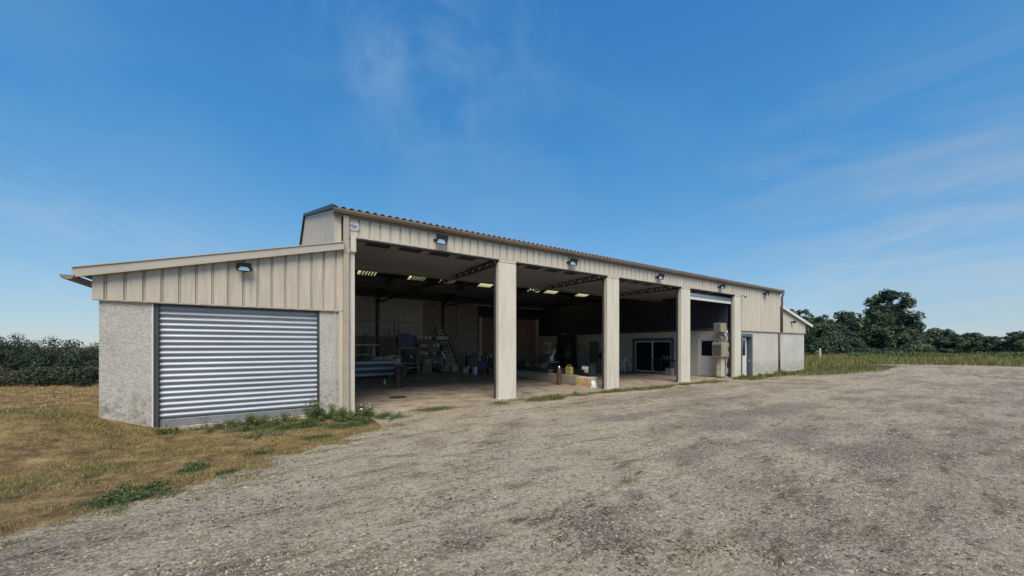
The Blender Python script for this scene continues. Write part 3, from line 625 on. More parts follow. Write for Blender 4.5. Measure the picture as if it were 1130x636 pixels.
# right lean-to
rz_ = lambda x: 3.93-(x-25.1)*(3.93-2.95)/4.4
mb = MB(); ribbed(mb, 25.2, 28.75, -.051, 2.45, lambda x: rz_(x)-.06, phase=.06); bb(mb, 'lean_to_cladding', 'clad_front')
mb = MB(); mb.hexa([(25.1, -.2, rz_(25.1)-.09), (29.5, -.2, rz_(29.5)-.09), (29.5, -.14, rz_(29.5)-.09), (25.1, -.14, rz_(25.1)-.09)], [(25.1, -.2, rz_(25.1)+.07), (29.5, -.2, rz_(29.5)+.07), (29.5, -.14, rz_(29.5)+.07), (25.1, -.14, rz_(25.1)+.07)]); bb(mb, 'verge_trim', 'white')
mb = MB(); mb.hexa([(25.1, -.13, rz_(25.1)-.03), (29.55, -.13, rz_(29.55)-.03), (29.55, 9.9, rz_(29.55)-.03), (25.1, 9.9, rz_(25.1)-.03)], [(25.1, -.13, rz_(25.1)+.05), (29.55, -.13, rz_(29.55)+.05), (29.55, 9.9, rz_(29.55)+.05), (25.1, 9.9, rz_(25.1)+.05)]); bb(mb, 'lean_to_roof', 'fibre')
mb = MB(); gutter(mb, (29.62, -.18, 2.93), (29.62, 9.9, 2.9), .08, (1, 0)); bb(mb, 'gutter', 'gutter')
mb = MB(); mb.box(25.0, 28.68, .0, .2, -.3, 2.44); mb.box(28.45, 28.682, .2, 9.8, -.3, 2.9); mb.box(25.2, 28.45, 9.6, 9.8, -.1, 3.8); bb(mb, 'rendered_wall', 'stucco_pale')
mb = MB(); mb.box(21.78, 24.92, -.001, .2, -.3, 2.441); mb.box(20.5, 21.78, .0, .2, 2.30, 2.44); bb(mb, 'rendered_wall', 'stucco_pale')
mb = MB(); mb.box(20.45, 28.8, -.058, .02, 2.425, 2.449); bb(mb, 'drip_strip', 'pipe_brown')
# right downpipe
mb = MB(); mb.tube([(25.12, -.2, 4.76), (25.12, -.16, 4.60), (25.12, -.12, 4.5), (25.12, -.12, 2.46)], .055, 10); bb(mb, 'downpipe', 'pipe_brown', smooth=True)
mb = MB(); mb.tube([(24.96, -.06, 2.45), (24.96, -.06, .12)], .042, 10); bb(mb, 'downpipe', 'pipe_brown', smooth=True)
# left downpipe over lean-to end
mb = MB(); mb.box(1.455, 1.585, -.13, -.02, .02, 4.74, .012); mb.box(1.44, 1.60, -.14, -.012, 3.84, 3.98, .01); bb(mb, 'downpipe', 'pipe')
mb = MB(); mb.box(1.362, 1.452, -.05, .1, -.1, 2.50); mb.box(1.432, 1.452, -.062, .0, 2.5, 3.95); bb(mb, 'corner_trim', 'clad')
# posts
posts = [(1.60, 1.72), (5.77, 6.41), (10.48, 11.13), (15.18, 15.86), (19.83, 20.46)]
for k, (a, c_) in enumerate(posts):
    mb = MB(); yf = -.04
    mb.box(a, c_, yf, .13, .0, 4.186, .012); mb.box(a+.02, c_-.02, yf-.003, yf-.0005, 1.93, 1.936)
    if k: mb.box(a+.02, c_-.02, yf-.004, .0, 4.20, 4.262)
    o = bb(mb, 'column', 'post')
    if k:
        g2 = MB(); g2.box(a-.035, a+.03, .135, .19, .03, 4.18); o2 = g2.build('guide_rail', 'dark_metal', o, off=BO)
    mb = MB(); mb.box(a-.02, c_+.02, yf-.015, .15, -.1, .06, .01); mb.build('footing', 'beam', o, off=BO)
# gable walls
def gable(x0, x1, mt, name):
    mb = MB(); prof = [(-.02, 0), (16.6, 0), (16.6, roofz(16.6)-.08), (RY, RZ-.08), (-.02, roofz(0)-.08)]
    vs = [(x, y, z) for x in (x0, x1) for y, z in prof]; fs = [(4, 3, 2, 1, 0), (5, 6, 7, 8, 9)]+[(i, (i+1) % 5, 5+(i+1) % 5, 5+i) for i in range(5)]
    mb.add(vs, fs)
    return mb
mb = gable(1.27, 1.30, 'clad', 'g')
for i in range(60):
    yy = .12+i*.275; zt = roofz(yy)-.1
    mb.box(1.262, 1.2695, yy, yy+.03, 2.0, zt)
bb(mb, 'gable_wall', 'clad')
bb(gable(25.05, 25.09, 'clad', 'g'), 'gable_wall', 'clad_front')
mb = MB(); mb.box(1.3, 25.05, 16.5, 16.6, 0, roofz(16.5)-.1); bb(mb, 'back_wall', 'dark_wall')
# verge of the main roof
for x0, x1 in ((1.19, 1.262), (25.10, 25.17)):
    mb = MB()
    for ya, yb in ((-.20, RY), (RY, 16.8)):
        mb.hexa([(x0, ya, roofz(ya)-.06), (x1, ya, roofz(ya)-.06), (x1, yb, roofz(yb)-.06), (x0, yb, roofz(yb)-.06)], [(x0, ya, roofz(ya)+.03), (x1, ya, roofz(ya)+.03), (x1, yb, roofz(yb)+.03), (x0, yb, roofz(yb)+.03)])
    bb(mb, 'verge_trim', 'verge')
# main roof: corrugated sheets with openings for the rear skylights
SKY = [(4.1, 5.1), (6.75, 7.75), (8.6, 9.6), (11.4, 12.4)]
SKY = []
for px, w_ in ((406, 1.0), (461.5, 1.05), (494.5, 1.05), (538, 1.05), (591.5, 1.2), (611, 1.2), (644.5, 1.2)):
    X, Y = ray(px); xx = X*(12.8+DCAM)/Y; SKY.append((xx-w_/2, xx+w_/2))
SY0, SY1 = 12.25, 13.35
mb = MB(); corr(mb, 1.27, 25.09, -.20, RY, roofz); bb(mb, 'roof', 'fibre', smooth=True)
mb = MB(); corr(mb, 1.27, 25.09, RY, SY0, roofz, per=4); corr(mb, 1.27, 25.09, SY1, 16.85, roofz, per=4)
ed = [1.27]+[q for s_ in SKY for q in s_]+[25.09]
for a, c_ in zip(ed[::2], ed[1::2]): corr(mb, a, c_, SY0, SY1, roofz, per=4)
ro = bb(mb, 'roof', 'fibre', smooth=True)
for a, c_ in SKY:
    mb = MB(); corr(mb, a, c_, SY0, SY1, lambda y: roofz(y)+.002, per=4, th=.004, amp=.026); mb.build('skylight', 'skylight', ro, True, off=BO)
    mb = MB(); 
    for q in range(1, 6): xx = a+(c_-a)*q/6; mb.hexa([(xx-.03, SY0, roofz(SY0)-.16), (xx+.03, SY0, roofz(SY0)-.16), (xx+.03, SY1, roofz(SY1)-.16), (xx-.03, SY1, roofz(SY1)-.16)], [(xx-.03, SY0, roofz(SY0)-.05), (xx+.03, SY0, roofz(SY0)-.05), (xx+.03, SY1, roofz(SY1)-.05), (xx-.03, SY1, roofz(SY1)-.05)])
    if a < 10: mb.build('skylight_bar', 'dark_metal', ro, off=BO)
mb = MB(); mb.tube([(1.2, RY, RZ+.04), (25.15, RY, RZ+.04)], .07, 8); bb(mb, 'ridge_cap', 'fibre')
# flat lining over the front of the bays
mb = MB(); CZ = 4.45; PAN = []
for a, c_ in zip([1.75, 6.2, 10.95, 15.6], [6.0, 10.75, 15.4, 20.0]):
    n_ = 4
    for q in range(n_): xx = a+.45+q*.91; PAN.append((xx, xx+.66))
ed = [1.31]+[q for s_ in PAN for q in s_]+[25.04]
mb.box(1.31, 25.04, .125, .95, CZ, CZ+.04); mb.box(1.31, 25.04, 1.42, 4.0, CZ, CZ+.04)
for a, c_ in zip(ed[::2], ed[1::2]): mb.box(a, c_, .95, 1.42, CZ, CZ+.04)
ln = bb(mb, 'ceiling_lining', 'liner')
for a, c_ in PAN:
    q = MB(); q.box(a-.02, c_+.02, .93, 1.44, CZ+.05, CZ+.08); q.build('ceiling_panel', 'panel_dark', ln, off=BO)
mb = MB(); mb.box(1.31, 19.6, 3.98, 4.06, CZ-.16, CZ+.12); mb.box(1.31, 19.6, 3.92, 4.12, CZ-.17, CZ-.155); bb(mb, 'cross_beam', 'grey_metal')
mb = MB(); mb.box(1.31, 19.6, 9.0, 9.1, 4.5, 4.7); bb(mb, 'cross_beam', 'dark_metal')
# lattice trusses across the depth, purlins
for X in (6.1, 10.82, 15.5):
    mb = MB(); zb, zt = 4.24, 4.43
    mb.bar((X, .2, zb), (X, 9, zb+.18), .10, .05); mb.bar((X, .2, zt), (X, 9, zt+.14), .10, .04)
    for i in range(19):
        y = .3+i*.45; dz = (y/9)*.16
        mb.bar((X, y, zb+dz), (X, y+.22, zt+dz), .05, .05); mb.bar((X, y+.22, zt+dz), (X, y+.45, zb+dz), .05, .05)
    mb.bar((X, 9, 4.45), (X, 16.4, 4.6), .1, .1); mb.bar((X, 4.2, roofz(4.2)-.25), (X, RY, RZ-.25), .12, .18); mb.bar((X, RY, RZ-.25), (X, 16.4, roofz(16.4)-.25), .12, .18)
    mb.bar((X, 16.35, 0), (X, 16.35, 4.8), .16, .16)
    o = bb(mb, 'roof_truss', 'dark_metal')
    for i in range(9):
        y = .6+i*.52; mb = MB(); mb.box(X-.066, X-.052, y, y+.06, zb+.05, zb+.12); mb.build('bolt_plate', 'white', o, off=BO)
mb = MB()
for yy in (5.2, 6.8, 9.9, 11.4, 14.6, 15.6): mb.box(1.3, 25, yy-.04, yy+.04, roofz(yy)-.17, roofz(yy)-.05)
bb(mb, 'purlins', 'dark_metal')
# back wall inside: cladding left, brown sliding door right
mb = MB(); ribbed(mb, 1.32, 9.3, 16.42, 2.3, 5.2, pitch=.33, gw=.05, phase=0); bb(mb, 'inner_cladding', 'in_clad')
mb = MB(); mb.box(1.32, 11.9, 16.30, 16.40, 0, 2.3); mb.box(9.3, 11.9, 16.41, 16.45, 2.3, 5.2); mb.box(11.91, 13.74, 16.30, 16.40, 0, 5.2); bb(mb, 'block_wall', 'block')
mb = MB(); mb.box(1.5, 8.6, 16.2, 16.24, 3.28, 3.34); bb(mb, 'cable_tray', 'grey_metal')
F16 = lambda px: ray(px)[0]*(16.1+DCAM)/ray(px)[1]
bd = MB(); bd.box(14.0, F16(591), 16.1, 16.2, .05, 3.9); bdo = bb(bd, 'sliding_door', 'brown_door')
for a, c_ in ((13.75, 14.0), (F16(591), 19.6)): mb = MB(); mb.box(a, c_, 16.08, 16.22, .03, 3.95); mb.build('door_jamb', 'in_white', bdo, off=BO)
# partition wall on the right of the bays
PX = 19.64
mb = MB(); mb.box(PX, PX+.2, .32, 3.40, 0, 2.47); 
mb = MB()
DA, DB = .86, 1.74                             # single white door
GA, GB = 3.45, 5.95                            # sliding glass door
ND, NE = 9.1, 10.1                             # green door
segs = [(.31, DA-.05, 0), (DA-.05, DB+.05, 2.08), (DB+.05, GA-.22, 0), (GA-.22, GB+.22, 2.14), (GB+.22, ND, 0), (ND, NE, 2.0), (NE, 16.3, 0)]
for a, c_, zb in segs: mb.box(PX, PX+.2, a, c_, zb, 2.47)
pw = bb(mb, 'partition_wall', 'in_white')
mb = MB(); mb.box(PX-.03, PX+.24, .31, 16.3, 2.473, 2.60); bb(mb, 'wall_plate', 'rust')
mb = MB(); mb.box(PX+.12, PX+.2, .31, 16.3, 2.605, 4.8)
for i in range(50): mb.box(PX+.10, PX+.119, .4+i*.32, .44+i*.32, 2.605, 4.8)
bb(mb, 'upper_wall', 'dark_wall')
d1 = MB(); d1.box(PX+.03, PX+.08, DA, DB, .05, 1.12, .004); d1.box(PX+.03, PX+.08, DA, DA+.12, 1.12, 2.03); d1.box(PX+.03, PX+.08, DB-.12, DB, 1.12, 2.03); d1.box(PX+.03, PX+.08, DA+.12, DB-.12, 1.93, 2.03)
do = bb(d1, 'inner_door', 'white')
q = MB(); q.box(PX+.045, PX+.06, DA+.12, DB-.12, 1.12, 1.93); q.build('window_pane', 'glass', do, off=BO)
q = MB(); q.box(PX-.012, PX+.10, DA-.05, DA-.003, .03, 2.08); q.box(PX-.012, PX+.10, DB+.003, DB+.05, .03, 2.08); q.box(PX-.012, PX+.10, DA-.003, DB+.003, 2.035, 2.08); q.build('door_frame', 'white', do, off=BO)
q = MB(); q.tube([(PX-.03, DA+.10, 1.02), (PX-.03, DA+.20, 1.02)], .012, 6); q.tube([(PX-.03, DA+.10, 1.02), (PX+.03, DA+.10, 1.02)], .012, 6); q.build('handle', 'grey_metal', do, off=BO)
gdm = MB(); gdm.box(PX-.02, PX+.10, GA-.22, GA-.03, .03, 2.14); gdm.box(PX-.02, PX+.10, GB+.03, GB+.22, .03, 2.14); gdm.box(PX-.02, PX+.10, GA-.03, GB+.03, 1.96, 2.14)
gdo = bb(gdm, 'sliding_glass_door', 'blue_grey')
for a, c_, x in ((GA, (GA+GB)/2+.03, .045), ((GA+GB)/2-.03, GB, .0)):
    q = MB(); w = .06
    q.box(PX+x, PX+x+.04, a, a+w, .05, 1.95); q.box(PX+x, PX+x+.04, c_-w, c_, .05, 1.95); q.box(PX+x, PX+x+.04, a+w, c_-w, .05, .05+w+.02); q.box(PX+x, PX+x+.04, a+w, c_-w, 1.95-w, 1.95)
    so = q.build('door_sash', 'white', gdo, off=BO)
q = MB(); q.box(PX+.06, PX+.07, GA+.06, (GA+GB)/2-.03, .13, 1.89); q.build('door_pane', 'glass', gdo, off=BO)
q = MB(); q.box(PX+.012, PX+.022, (GA+GB)/2+.03, GB-.06, .13, 1.89); q.build('door_pane', 'glass', gdo, off=BO)
q = MB(); q.box(PX+.03, PX+.08, ND, NE, .03, 2.0); g_o = bb(q, 'inner_door', 'green_door')
# room behind the glass: closed and dark
# entrance door at the right end
q = MB(); q.box(20.52, 20.66, -.02, .2, .0, 2.29); q.box(21.66, 21.775, -.02, .28, .0, 2.29); q.box(20.66, 21.66, -.02, .2, 2.15, 2.29); q.box(20.66, 21.66, .24, .28, 0.0, 2.15)
eo = bb(q, 'entrance_frame', 'blue_grey')
q = MB(); q.box(20.70, 21.50, .17, .215, .05, 2.1, .004); dl = q.build('entrance_door', 'white', eo, off=BO)
q = MB(); q.box(20.88, 21.34, .155, .168, 1.15, 1.95); q.build('door_window', 'glass', dl, off=BO)
q = MB(); q.tube([(20.78, .11, 1.05), (20.90, .11, 1.05)], .012, 6); q.tube([(20.78, .11, 1.05), (20.78, .17, 1.05)], .012, 6); q.build('handle', 'grey_metal', dl, off=BO)
# rolled shutter in the fourth bay
rs = MB(); rs.tube([(15.95, .26, 4.02), (19.78, .26, 4.02)], .145, 18)
rso = bb(rs, 'rolled_shutter', 'galv', smooth=True)
for a in (15.92, 19.78): q = MB(); q.box(a, a+.03, .1, .42, 3.85, 4.19); q.build('end_plate', 'dark_metal', rso, off=BO)
q = MB(); q.box(15.95, 19.78, .12, .14, 3.80, 3.92); q.build('bottom_rail', 'white', rso, off=BO)
# ------------------------------------------------------------------ wall lamps
def floodlight(name, label, loc, w, hgt, tilt=28, rz=0):
    t_ = thing(name, label, 'floodlight', loc, R(rz), 'floodlights on the front cladding')
    mt = Matrix.Translation((0, -.17, 0)) @ Matrix.Rotation(R(tilt*.7), 4, 'X')
    mb = MB(); w2, h2 = w/2, hgt/2
    vs = [(-w2, 0, -h2), (w2, 0, -h2), (w2, 0, h2), (-w2, 0, h2), (-w2*.6, .09, -h2*.6), (w2*.6, .09, -h2*.6), (w2*.6, .09, h2*.6), (-w2*.6, .09, h2*.6)]
    mb.add([mt @ Vector(p) for p in vs], [(4, 5, 6, 7), (0, 4, 7, 3), (1, 2, 6, 5), (3, 7, 6, 2), (0, 1, 5, 4), ])
    e = .022
    for a in ((-w2, w2, -.022, .0, -h2, -h2+e), (-w2, w2, -.022, .0, h2-e, h2), (-w2, -w2+e, -.022, .0, -h2+e, h2-e), (w2-e, w2, -.022, .0, -h2+e, h2-e)): mb.box(*a, mtx=mt)
    mb.build('housing', 'black', t_)
    q = MB(); q.add([mt @ Vector(p) for p in [(-w2+e, -.006, -h2+e), (w2-e, -.006, -h2+e), (w2*.45, .03, .0), (-w2*.45, .03, .0)]], [(0, 1, 2, 3)])
    q.build('reflector', 'lens', t_)
    q = MB(); q.add([mt @ Vector(p) for p in [(-w2*.45, .03, 0), (w2*.45, .03, 0), (w2-e, -.006, h2-e), (-w2+e, -.006, h2-e)]], [(0, 1, 2, 3)])
    q.add([mt @ Vector(p) for p in [(-w2+e, -.006, -h2+e), (-w2*.45, .03, 0), (-w2+e, -.006, h2-e)]], [(0, 1, 2)])
    q.add([mt @ Vector(p) for p in [(w2-e, -.006, -h2+e), (w2*.45, .03, 0), (w2-e, -.006, h2-e)]], [(2, 1, 0)])
    q.build('lamp_bowl', 'dark_metal', t_)
    q = MB(); q.box(-w2-.015, -w2-.003, -.14, -.02, -.015, .015); q.box(w2+.003, w2+.015, -.14, -.02, -.015, .015); q.box(-w2-.015, w2+.015, -.02, -.002, -.02, .02); q.box(-.04, .04, -.012, .0, -.05, .05)
    q.build('bracket', 'black', t_)
    return t_
fl = [('black floodlight on the beige lean-to cladding above the roller door', -.44, 3.27, .25, .18), ('floodlight over the first open bay, nearest the downpipe', 3.87, 4.51, .32, .25),
      ('floodlight over the second open bay', 8.62, 4.50, .32, .24), ('floodlight over the third open bay', 13.45, 4.50, .32, .24), ('floodlight over the fourth bay with the rolled shutter', 18.3, 4.52, .32, .24),
      ('floodlight on the closed cladding above the entrance door', 23.0, 4.55, .32, .24), ('small floodlight under the sloping verge of the right lean-to', 26.6, 3.1, .22, .16)]
for l_, x, z, w, hh in fl: floodlight('floodlight', l_, (x, -.062, z), w, hh)
t_ = thing('wall_bracket', 'small dark bracket at the top of the last cream post', 'bracket', (20.44, -.05, 4.2))
q = MB(); q.tube([(0, 0, .05), (0, -.12, .05), (0, -.2, .0)], .012, 6); q.box(-.04, .04, -.26, -.16, -.06, .0, .01); q.build('arm', 'black', t_)
# ------------------------------------------------------------------ oval sign
t_ = thing('oval_sign', 'small white oval sign with blue lettering beside the downpipe', 'sign', (1.70, -.058, 4.53)); t_.scale = (.56, 1, .95)
q = MB(); n_ = 28; ring = [(math.copysign(abs(math.cos(2*math.pi*k/n_))**.7, math.cos(2*math.pi*k/n_))*.19, math.copysign(abs(math.sin(2*math.pi*k/n_))**.7, math.sin(2*math.pi*k/n_))*.12) for k in range(n_)]
q.add([(x, -.012, z) for x, z in ring]+[(x, 0, z) for x, z in ring], [tuple(range(n_))]+[(k, (k+1) % n_, n_+(k+1) % n_, n_+k) for k in range(n_)]); q.build('plate', 'white', t_)
q = MB()
def stroke(pts, w=.012):
    for (x0, z0), (x1, z1) in zip(pts, pts[1:]): q.bar((x0, -.015, z0), (x1, -.015, z1), w, w)
x = -.155                                       # unreadable small script: a short row of rounded letters
stroke([(x, -.04), (x, .05)]); stroke([(x, .0), (x+.03, .02), (x+.045, 0), (x+.045, -.04)]); x += .07
stroke([(x, -.04), (x, .02)]); stroke([(x, .035), (x, .045)]); x += .03
stroke([(x, .05), (x, -.04), (x+.04, -.04), (x+.045, 0), (x, .015)]); x += .07
stroke([(x+.045, .01), (x, .015), (x, -.04), (x+.045, -.035), (x+.045, .01)]); x += .07
stroke([(x+.045, .02), (x, .01), (x+.04, -.02), (x, -.04)])
stroke([(-.10, .085), (.10, .085)], .006); stroke([(-.10, -.08), (.10, -.08)], .006)
q.build('lettering', 'sign_blue', t_)
# ------------------------------------------------------------------ stacked units by the last post
SXx, SYy = 19.27, .385
t_ = thing('cream_cabinet', 'narrow cream cabinet on the floor against the last post', 'cabinet', (SXx, SYy, .03))
q = MB(); q.box(-.16, .16, -.13, .13, .06, 1.05, .01); q.build('carcass', 'cream', t_)
for z in (.12, .44, .75):
    q = MB(); q.box(-.176, -.161, -.11, .11, z, z+.28, .004); q.build('drawer_front', 'cream', t_)
q = MB(); 
for a in (-.15, .11):
    for b_ in (-.12, .08): q.box(a, a+.04, b_, b_+.04, 0, .06)
q.build('feet', 'dark_metal', t_)
t_ = thing('extractor_box', 'large grey metal box resting on the narrow cream cabinet', 'machine box', (SXx, SYy, 1.085))
q = MB(); q.box(-.36, .34, -.25, .25, 0, .74, .015); q.build('casing', 'unit', t_)
q = MB(); 
for i in range(9): q.box(-.372, -.361, -.21, .21, .08+i*.065, .11+i*.065)
q.build('louvres', 'dark_metal', t_)
q = MB(); q.box(-.3, .28, -.265, -.251, .06, .68, .006); q.build('side_panel', 'unit', t_)
t_ = thing('round_fan', 'round grey fan standing on the large metal box', 'fan', (SXx+.08, SYy, 1.83))
q = MB(); q.torus((0, 0, .26), .22, .035, 'x'); q.torus((0, 0, .26), .10, .012, 'x'); q.box(-.10, .10, -.16, .16, 0, .04); q.build('guard', 'grey_metal', t_)
q = MB(); q.add([(0.03, 0, .26)]+[(.03, .19*math.cos(k*math.pi/8), .26+.19*math.sin(k*math.pi/8)) for k in range(16)], [(0, k+1, (k+1) % 16+1) for k in range(16)]); q.tube([(-.04, 0, .26), (.16, 0, .26)], .06, 10); q.build('fan_motor', 'in_white', t_)
t_ = thing('ventilation_box', 'beige ventilation box on top of the round fan', 'ventilation box', (SXx-.05, SYy, 2.352))
q = MB(); q.box(-.27, .25, -.19, .19, 0, .46, .012); q.build('casing', 'unit', t_)
q = MB(); 
for i in range(7): q.box(-.282, -.271, -.15, .15, .05+i*.055, .075+i*.055)
q.build('vent_slots', 'grey_metal', t_)
tb = MB(); pts = [(19.5+.05*math.sin(i*.9), .06+.09+.04*math.cos(i*1.3), 2.3-i*.115) for i in range(20)]; tb.tube(pts, .03, 6); tb.tube([(x_+.1, y_-.02, z_) for x_, y_, z_ in pts[::-1]], .024, 6)
o = tb.build('hanging_hose', 'cable', None, True); tag(o, 'black hoses hanging down beside the grey box and the last post', 'hose')
# standpipe near the entrance
t_ = thing('standpipe', 'brown standpipe tap beside the entrance door', 'water tap', (20.44, -.42, 0))
q = MB(); q.tube([(0, 0, -.1), (0, 0, .82)], .024, 8); q.build('pipe', 'rust', t_)
q = MB(); q.tube([(-.12, -.0, .80), (.24, 0, .80), (.26, 0, .68)], .02, 8); q.tube([(0, 0, .8), (0, 0, .9)], .016, 6); q.build('spout', 'rust', t_)
q = MB(); q.box(-.06, .06, -.012, .012, .9, .93); q.build('tap_handle', 'yellow', t_)
# ------------------------------------------------------------------ interior things
def Gp(px, py, z=.03): x_, y_ = G(px, py, z); return (x_, y_, z)
# long beam
q = MB(); q.box(-.17, .17, -3.9, 3.9, 0, .38, .02); o = q.build('timber_beam', 'beam'); o.location = (10.95, 4.85, .03); o.rotation_euler = (0, 0, R(-1.5)); tag(o, 'long pale beam lying on the floor of the second bay', 'beam')
# tarp heap on the beam
def heap(name, label, cat, loc, a, b_, h_, mt, seed, rz=0):
    r_ = random.Random(seed); q = MB(); nu, nv = 26, 10; vs = []
    for j in range(nv+1):
        for i in range(nu):
            th_ = 2*math.pi*i/nu; f = j/nv; rr = math.cos(f*math.pi/2)**.6 if j < nv else 0
            k = 1+.16*math.sin(th_*5+j*1.3+seed)+.12*math.sin(th_*9-j*2.1)
            vs.append((a*rr*k*math.cos(th_), b_*rr*k*math.sin(th_), h_*math.sin(f*math.pi/2)*(1+.2*math.sin(th_*3+j)+.1*r_.random())))
    fs = [(j*nu+i, j*nu+(i+1) % nu, (j+1)*nu+(i+1) % nu, (j+1)*nu+i) for j in range(nv) for i in range(nu)]
    q.add(vs, fs); o = q.build(name, mt, None, True); o.location = loc; o.rotation_euler = (0, 0, rz); tag(o, label, cat); return o
heap('tarpaulin', 'crumpled dark tarpaulin heaped over the far end of the beam', 'tarpaulin', (10.95, 7.7, .40), .38, 1.0, .42, 'tarp', 3)
heap('dark_sheet', 'dark folded sheet on the beam behind the yellow can', 'sheet', (11.0, 3.15, .40), .22, .36, .22, 'tarp', 8)
heap('crumpled_bag', 'small crumpled white bag at the near end of the beam', 'bag', (10.55, .72, .03), .13, .13, .22, 'plastic_white', 5)
t_ = thing('gas_cylinder', 'brown cylinder with a silver top standing in front of the beam', 'gas cylinder', (*G(617, 424.5, .03), .03))
q = MB(); q.lathe([(.02, 0), (.10, .01), (.105, .06), (.105, .52), (.09, .60), (.04, .65)], 18); q.build('body', 'rust', t_, True)
q = MB(); q.lathe([(.04, .651), (.05, .67), (.05, .74), (.025, .76), (.025, .80)], 12); q.tube([(-.07, 0, .73), (.07, 0, .73)], .012, 6); q.build('valve', 'chrome', t_, True)
t_ = thing('jerrycan', 'yellow jerrycan standing on the beam', 'jerrycan', (10.93, 2.55, .41), R(8))
q = MB(); q.box(-.09, .09, -.17, .17, 0, .34, .03); q.build('body', 'yellow', t_)
q = MB(); q.tube([(0, -.10, .33), (0, -.08, .42), (0, .08, .42), (0, .12, .33)], .018, 6); q.build('handle', 'yellow', t_); q = MB(); q.tube([(0, .13, .33), (0, .14, .385)], .03, 8); q.build('cap', 'black', t_)
t_ = thing('battery_charger', 'black workshop charger with a white panel standing on the beam', 'battery charger', (10.93, 1.42, .41))
q = MB(); q.box(-.16, .16, -.30, .30, .02, .50, .02); q.build('case', 'black', t_)
q = MB(); q.box(-.172, -.161, -.19, .17, .27, .41); q.box(-.172, -.161, -.17, .02, .16, .255); q.build('panel', 'plastic_white', t_)
q = MB(); 
for i in range(3): q.box(-.176, -.1725, -.14+i*.055, -.11+i*.055, .175, .24)
q.build('display', 'grey_metal', t_); q = MB(); q.tube([(0, -.2, .49), (0, -.18, .56), (0, .18, .56), (0, .2, .49)], .014, 6); q.build('handle', 'black', t_)
t_ = thing('warning_box', 'orange and cream carton with a warning triangle below the charger', 'carton', (10.62, 1.25, .03), R(2))
q = MB(); q.box(-.12, .12, -.44, .44, 0, .36, .006); q.build('carton', 'card', t_)
q = MB(); X_ = -.124
def poly(pts, x): q.add([(x, y_, z_) for y_, z_ in pts], [tuple(range(len(pts)))]); q.add([(x+.003, y_, z_) for y_, z_ in pts], [tuple(range(len(pts)))[::-1]])
poly([(-.30, .04), (.06, .04), (.03, .10), (-.27, .10)], X_); poly([(-.30, .11), (-.24, .11), (-.14, .31), (-.18, .34)], X_); poly([(.00, .11), (.06, .11), (-.10, .34), (-.135, .30)], X_); poly([(-.18, .11), (-.06, .11), (-.12, .20)], X_)
q.build('triangle_print', 'orange', t_)
q = MB(); poly([(.12, .06), (.22, .06), (.22, .26), (.12, .26)], X_); poly([(.27, .06), (.40, .06), (.40, .28), (.27, .28)], X_); q.build('label_print', 'yellow', t_)
# mitre saw
mx, my, _ = Gp(611, 404, .03)[0], 0, 0
t_ = thing('mitre_saw', 'pale mitre saw with a long slanting arm on a stand behind the beam', 'saw', (13.0, 6.2, .03), R(33))
q = MB(); 
for a in (-.3, .3):
    for b_ in (-.25, .25): q.bar((a*1.3, b_*1.2, 0), (a, b_, .70), .04, .04)
q.build('stand', 'dark_metal', t_); q = MB(); q.box(-.55, .6, -.22, .22, .70, .76, .01); q.build('table', 'grey_metal', t_)
q = MB(); q.tube([(-.30, 0, .80), (.42, 0, 1.42)], [.055, .045], 10); q.tube([(-.2, .1, .78), (.12, .1, 1.06)], .03, 8); q.build('arm', 'plastic_white', t_)
q = MB(); q.tube([(-.42, -.10, .95), (-.42, -.02, .95)], .17, 20); q.tube([(-.18, -.12, .86), (-.18, .06, .86)], .08, 14); q.build('blade_guard', 'plastic_white', t_)
# tall pieces against the partition
t_ = thing('storage_tank', 'tall black storage tank against the pale partition wall', 'tank', (18.75, 11.5, .03))
q = MB(); q.lathe([(.70, 0), (.74, .05), (.74, .7), (.76, .74), (.74, .78), (.74, 1.5), (.76, 1.54), (.74, 1.58), (.74, 2.35), (.62, 2.52), (.25, 2.60)], 32); q.build('shell', 'black', t_, True)
q = MB(); q.lathe([(.22, 2.6), (.22, 2.66), (.05, 2.68)], 20); q.build('lid', 'dark_metal', t_)
t_ = thing('pale_machine', 'pale grey machine cabinet left of the black tank', 'machine', (18.8, 14.0, .03))
q = MB(); q.box(-.4, .5, -.7, .5, 0, 1.0, .02); q.build('base', 'grey_metal', t_); q = MB(); q.box(-.2, .45, -.6, .2, 1.0, 1.95, .03); q.build('head', 'plastic_white', t_); q = MB(); q.box(-.212, -.201, -.45, .05, 1.2, 1.75); q.build('door_panel', 'in_white', t_)
t_ = thing('barbecue', 'kettle barbecue with a red lid in front of the partition', 'barbecue', (18.6, 7.7, .03))
q = MB(); q.lathe([(.06, .72), (.24, .78), (.33, .92), (.35, 1.02)], 20); q.build('bowl', 'black', t_, True); q = MB(); q.lathe([(.355, 1.022), (.33, 1.14), (.20, 1.26), (.03, 1.31)], 20); q.build('lid', 'red', t_, True)
for k in range(3):
    a = k*2.094; q = MB(); q.tube([(.12*math.cos(a), .12*math.sin(a), .78), (.38*math.cos(a), .38*math.sin(a), 0)], .016, 6); q.build('leg', 'dark_metal', t_)
